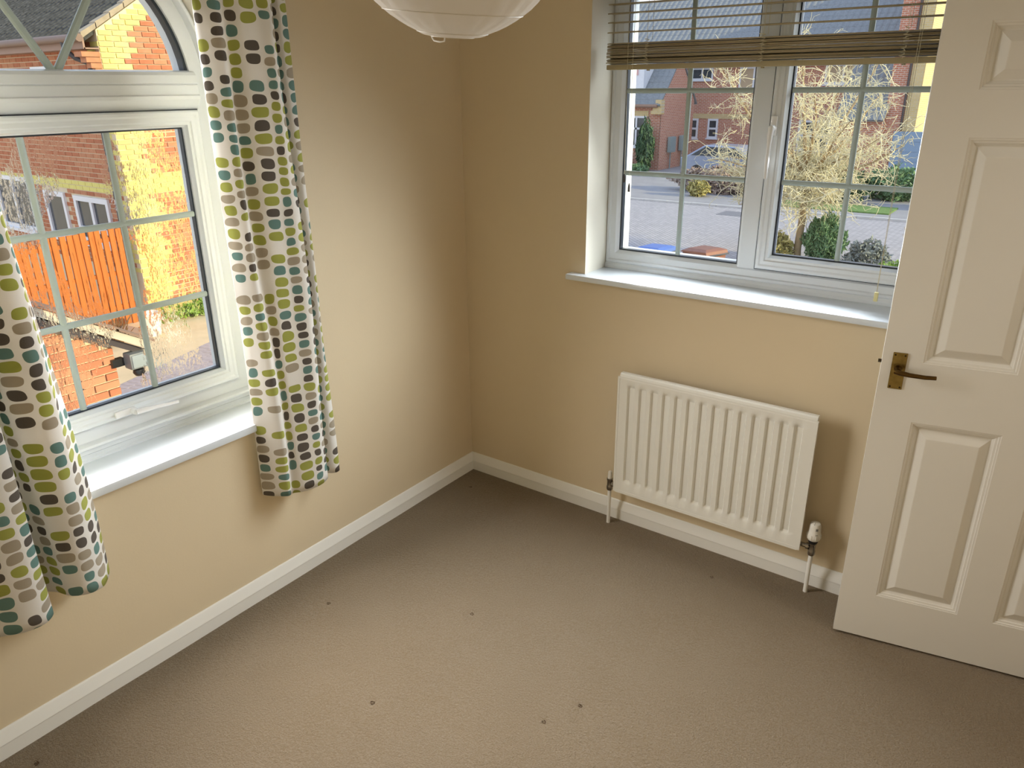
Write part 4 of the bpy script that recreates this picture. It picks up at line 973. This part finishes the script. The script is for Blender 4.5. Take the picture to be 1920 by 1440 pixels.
for k in range(30):
    a = k*2.399; el = math.asin(-.35+1.3*(k+.5)/30 if k < 28 else .9); d = Vector((math.cos(a)*math.cos(el), math.sin(a)*math.cos(el), math.sin(el)))
    p0 = top+Vector((0, 0, trs.uniform(-.35, .25))); L_ = .3
    while rel(p0+d*L_) < .86 and L_ < 4: L_ += .1
    if rel(p0+d*.3) >= .86: L_ = 1.0
    pts, dv = seg(trunk, p0, d, L_, .020+.010*L_, .009, .11, 9, 6); l1.append(pts)
nodes = [p for pts in l1 for p in pts[2:]]
l2 = []
while len(l2) < 620:                       # side branches growing from the limbs through the crown
    p0 = trs.choice(nodes); d = Vector((trs.gauss(0, 1), trs.gauss(0, 1), trs.gauss(.05, .8))).normalized()
    q, dv = seg(tw if rel(p0+d*.6) < 1.0 else MB(), p0, d, trs.uniform(.5, 1.1), .011, .0055, .28, 5, 4)
    if rel(p0+d*.6) < 1.0: l2.append(q)
for k in range(4000):                      # short crooked twigs
    q0 = trs.choice(l2); p0 = q0[trs.randrange(1, len(q0))]; d = Vector((trs.gauss(0, 1), trs.gauss(0, 1), trs.gauss(-.15, .9))).normalized()
    q, dv = seg(tw, p0, d, trs.uniform(.16, .46), .0064, .004, .45, 4, 3)
    if k % 3 == 0: seg(tw, q[2], Vector((trs.gauss(0, 1), trs.gauss(0, 1), trs.gauss(0, 1))).normalized(), trs.uniform(.1, .22), .0055, .004, .4, 3, 3)
trunk.build('trunk', M['bark'], tr, smooth=180, recalc=False)
tw.build('twigs', M['twig'], tr, recalc=False)['kind'] = 'stuff'

# ---- bins at the front
def wheelie(name, label, x, y, body, lid, rot):
    b = tag(empty(name, (x, y, ZG)), label, 'bin', 'wheelie bins at the front'); b.rotation_euler = (0, 0, rot); bpy.context.view_layer.update()
    m = MB(); m.add([(-.22, -.24, .06), (.22, -.24, .06), (.22, .24, .06), (-.22, .24, .06), (-.28, -.30, .98), (.28, -.30, .98), (.28, .30, .98), (-.28, .30, .98)], [(3, 2, 1, 0), (4, 5, 6, 7), (0, 1, 5, 4), (1, 2, 6, 5), (2, 3, 7, 6), (3, 0, 4, 7)])
    def loc(ob): ob.parent = b; ob.matrix_parent_inverse = Matrix(); return ob
    loc(m.build('body', body, bevel=.02))
    l_ = MB(); l_.add([(-.30, -.33, .98), (.30, -.33, .98), (.30, .33, .98), (-.30, .33, .98), (-.29, -.30, 1.01), (.29, -.30, 1.01), (.29, .30, 1.05), (-.29, .30, 1.05), (-.2, -.2, 1.06), (.2, -.2, 1.06), (.2, .22, 1.08), (-.2, .22, 1.08)],
        [(3, 2, 1, 0), (0, 1, 5, 4), (1, 2, 6, 5), (2, 3, 7, 6), (3, 0, 4, 7), (4, 5, 9, 8), (5, 6, 10, 9), (6, 7, 11, 10), (7, 4, 8, 11), (8, 9, 10, 11)])
    loc(l_.build('lid', lid, bevel=.008))
    loc(MB().tube([(-.24, .33, .98), (-.22, .40, 1.0), (.22, .40, 1.0), (.24, .33, .98)], .016, 8).build('handle', M['bindark'], smooth=60))
    for s_ in (-1, 1): loc(MB().lathe([(0, -.03), (.10, -.03), (.10, .03), (0, .03)], (s_*.25, .24, .10), 16, 'x').build('wheel', M['bindark'], smooth=50))
wheelie('wheelie_bin', 'brown wheelie bin with dark handle, rightmost at the foot of the right window', -3.30, 11.1, M['binbrown'], M['binbrown'], R(-110))
wheelie('wheelie_bin', 'blue lidded wheelie bin beside the brown one', -4.16, 10.75, M['bindark'], M['binblue'], R(-100))
wheelie('wheelie_bin', 'cream lidded bin left of the blue lidded one', -4.42, 9.85, M['bindark'], M['bincream'], R(-95))

# ---- manhole cover, parked car
mh = MB().cbox(-7.1, -6.2, 21.4, 22.3, ZG, ZG+.02, .006).build('manhole_cover', M['iron']); tag(mh, 'dark rectangular manhole cover in the block paved road', 'manhole cover')
cr_ = tag(empty('parked_car', (-10.3, 31.0, ZG+.06)), 'blue grey parked car half hidden by twigs before the wide house', 'car')
z_ = ZG+.06
side = [(-2.0, .30), (2.0, .30), (2.05, .62), (1.75, .86), (1.0, .95), (.45, 1.40), (-.95, 1.44), (-1.75, .98), (-2.05, .90)]
body = MB(); 
body.prism(side, 30.2, 31.8, lambda a, b, c: (-10.3+a, c, z_+b)); body.build('body', M['carpaint'], cr_, bevel=.06)
gw = [(.92, .97), (.42, 1.34), (-.90, 1.37), (-1.55, 1.0)]
MB().prism(gw, 30.18, 31.82, lambda a, b, c: (-10.3+a, c, z_+b)).build('side_window', M['darkpane'], cr_)
for ax in (-1.25, 1.3):
    for yy in (30.28, 31.72): MB().lathe([(0, -.1), (.24, -.1), (.31, -.07), (.31, .07), (.24, .1), (0, .1)], (-10.3+ax, yy, z_+.31), 18, 'y').build('wheel', M['tyre'], cr_, smooth=50)
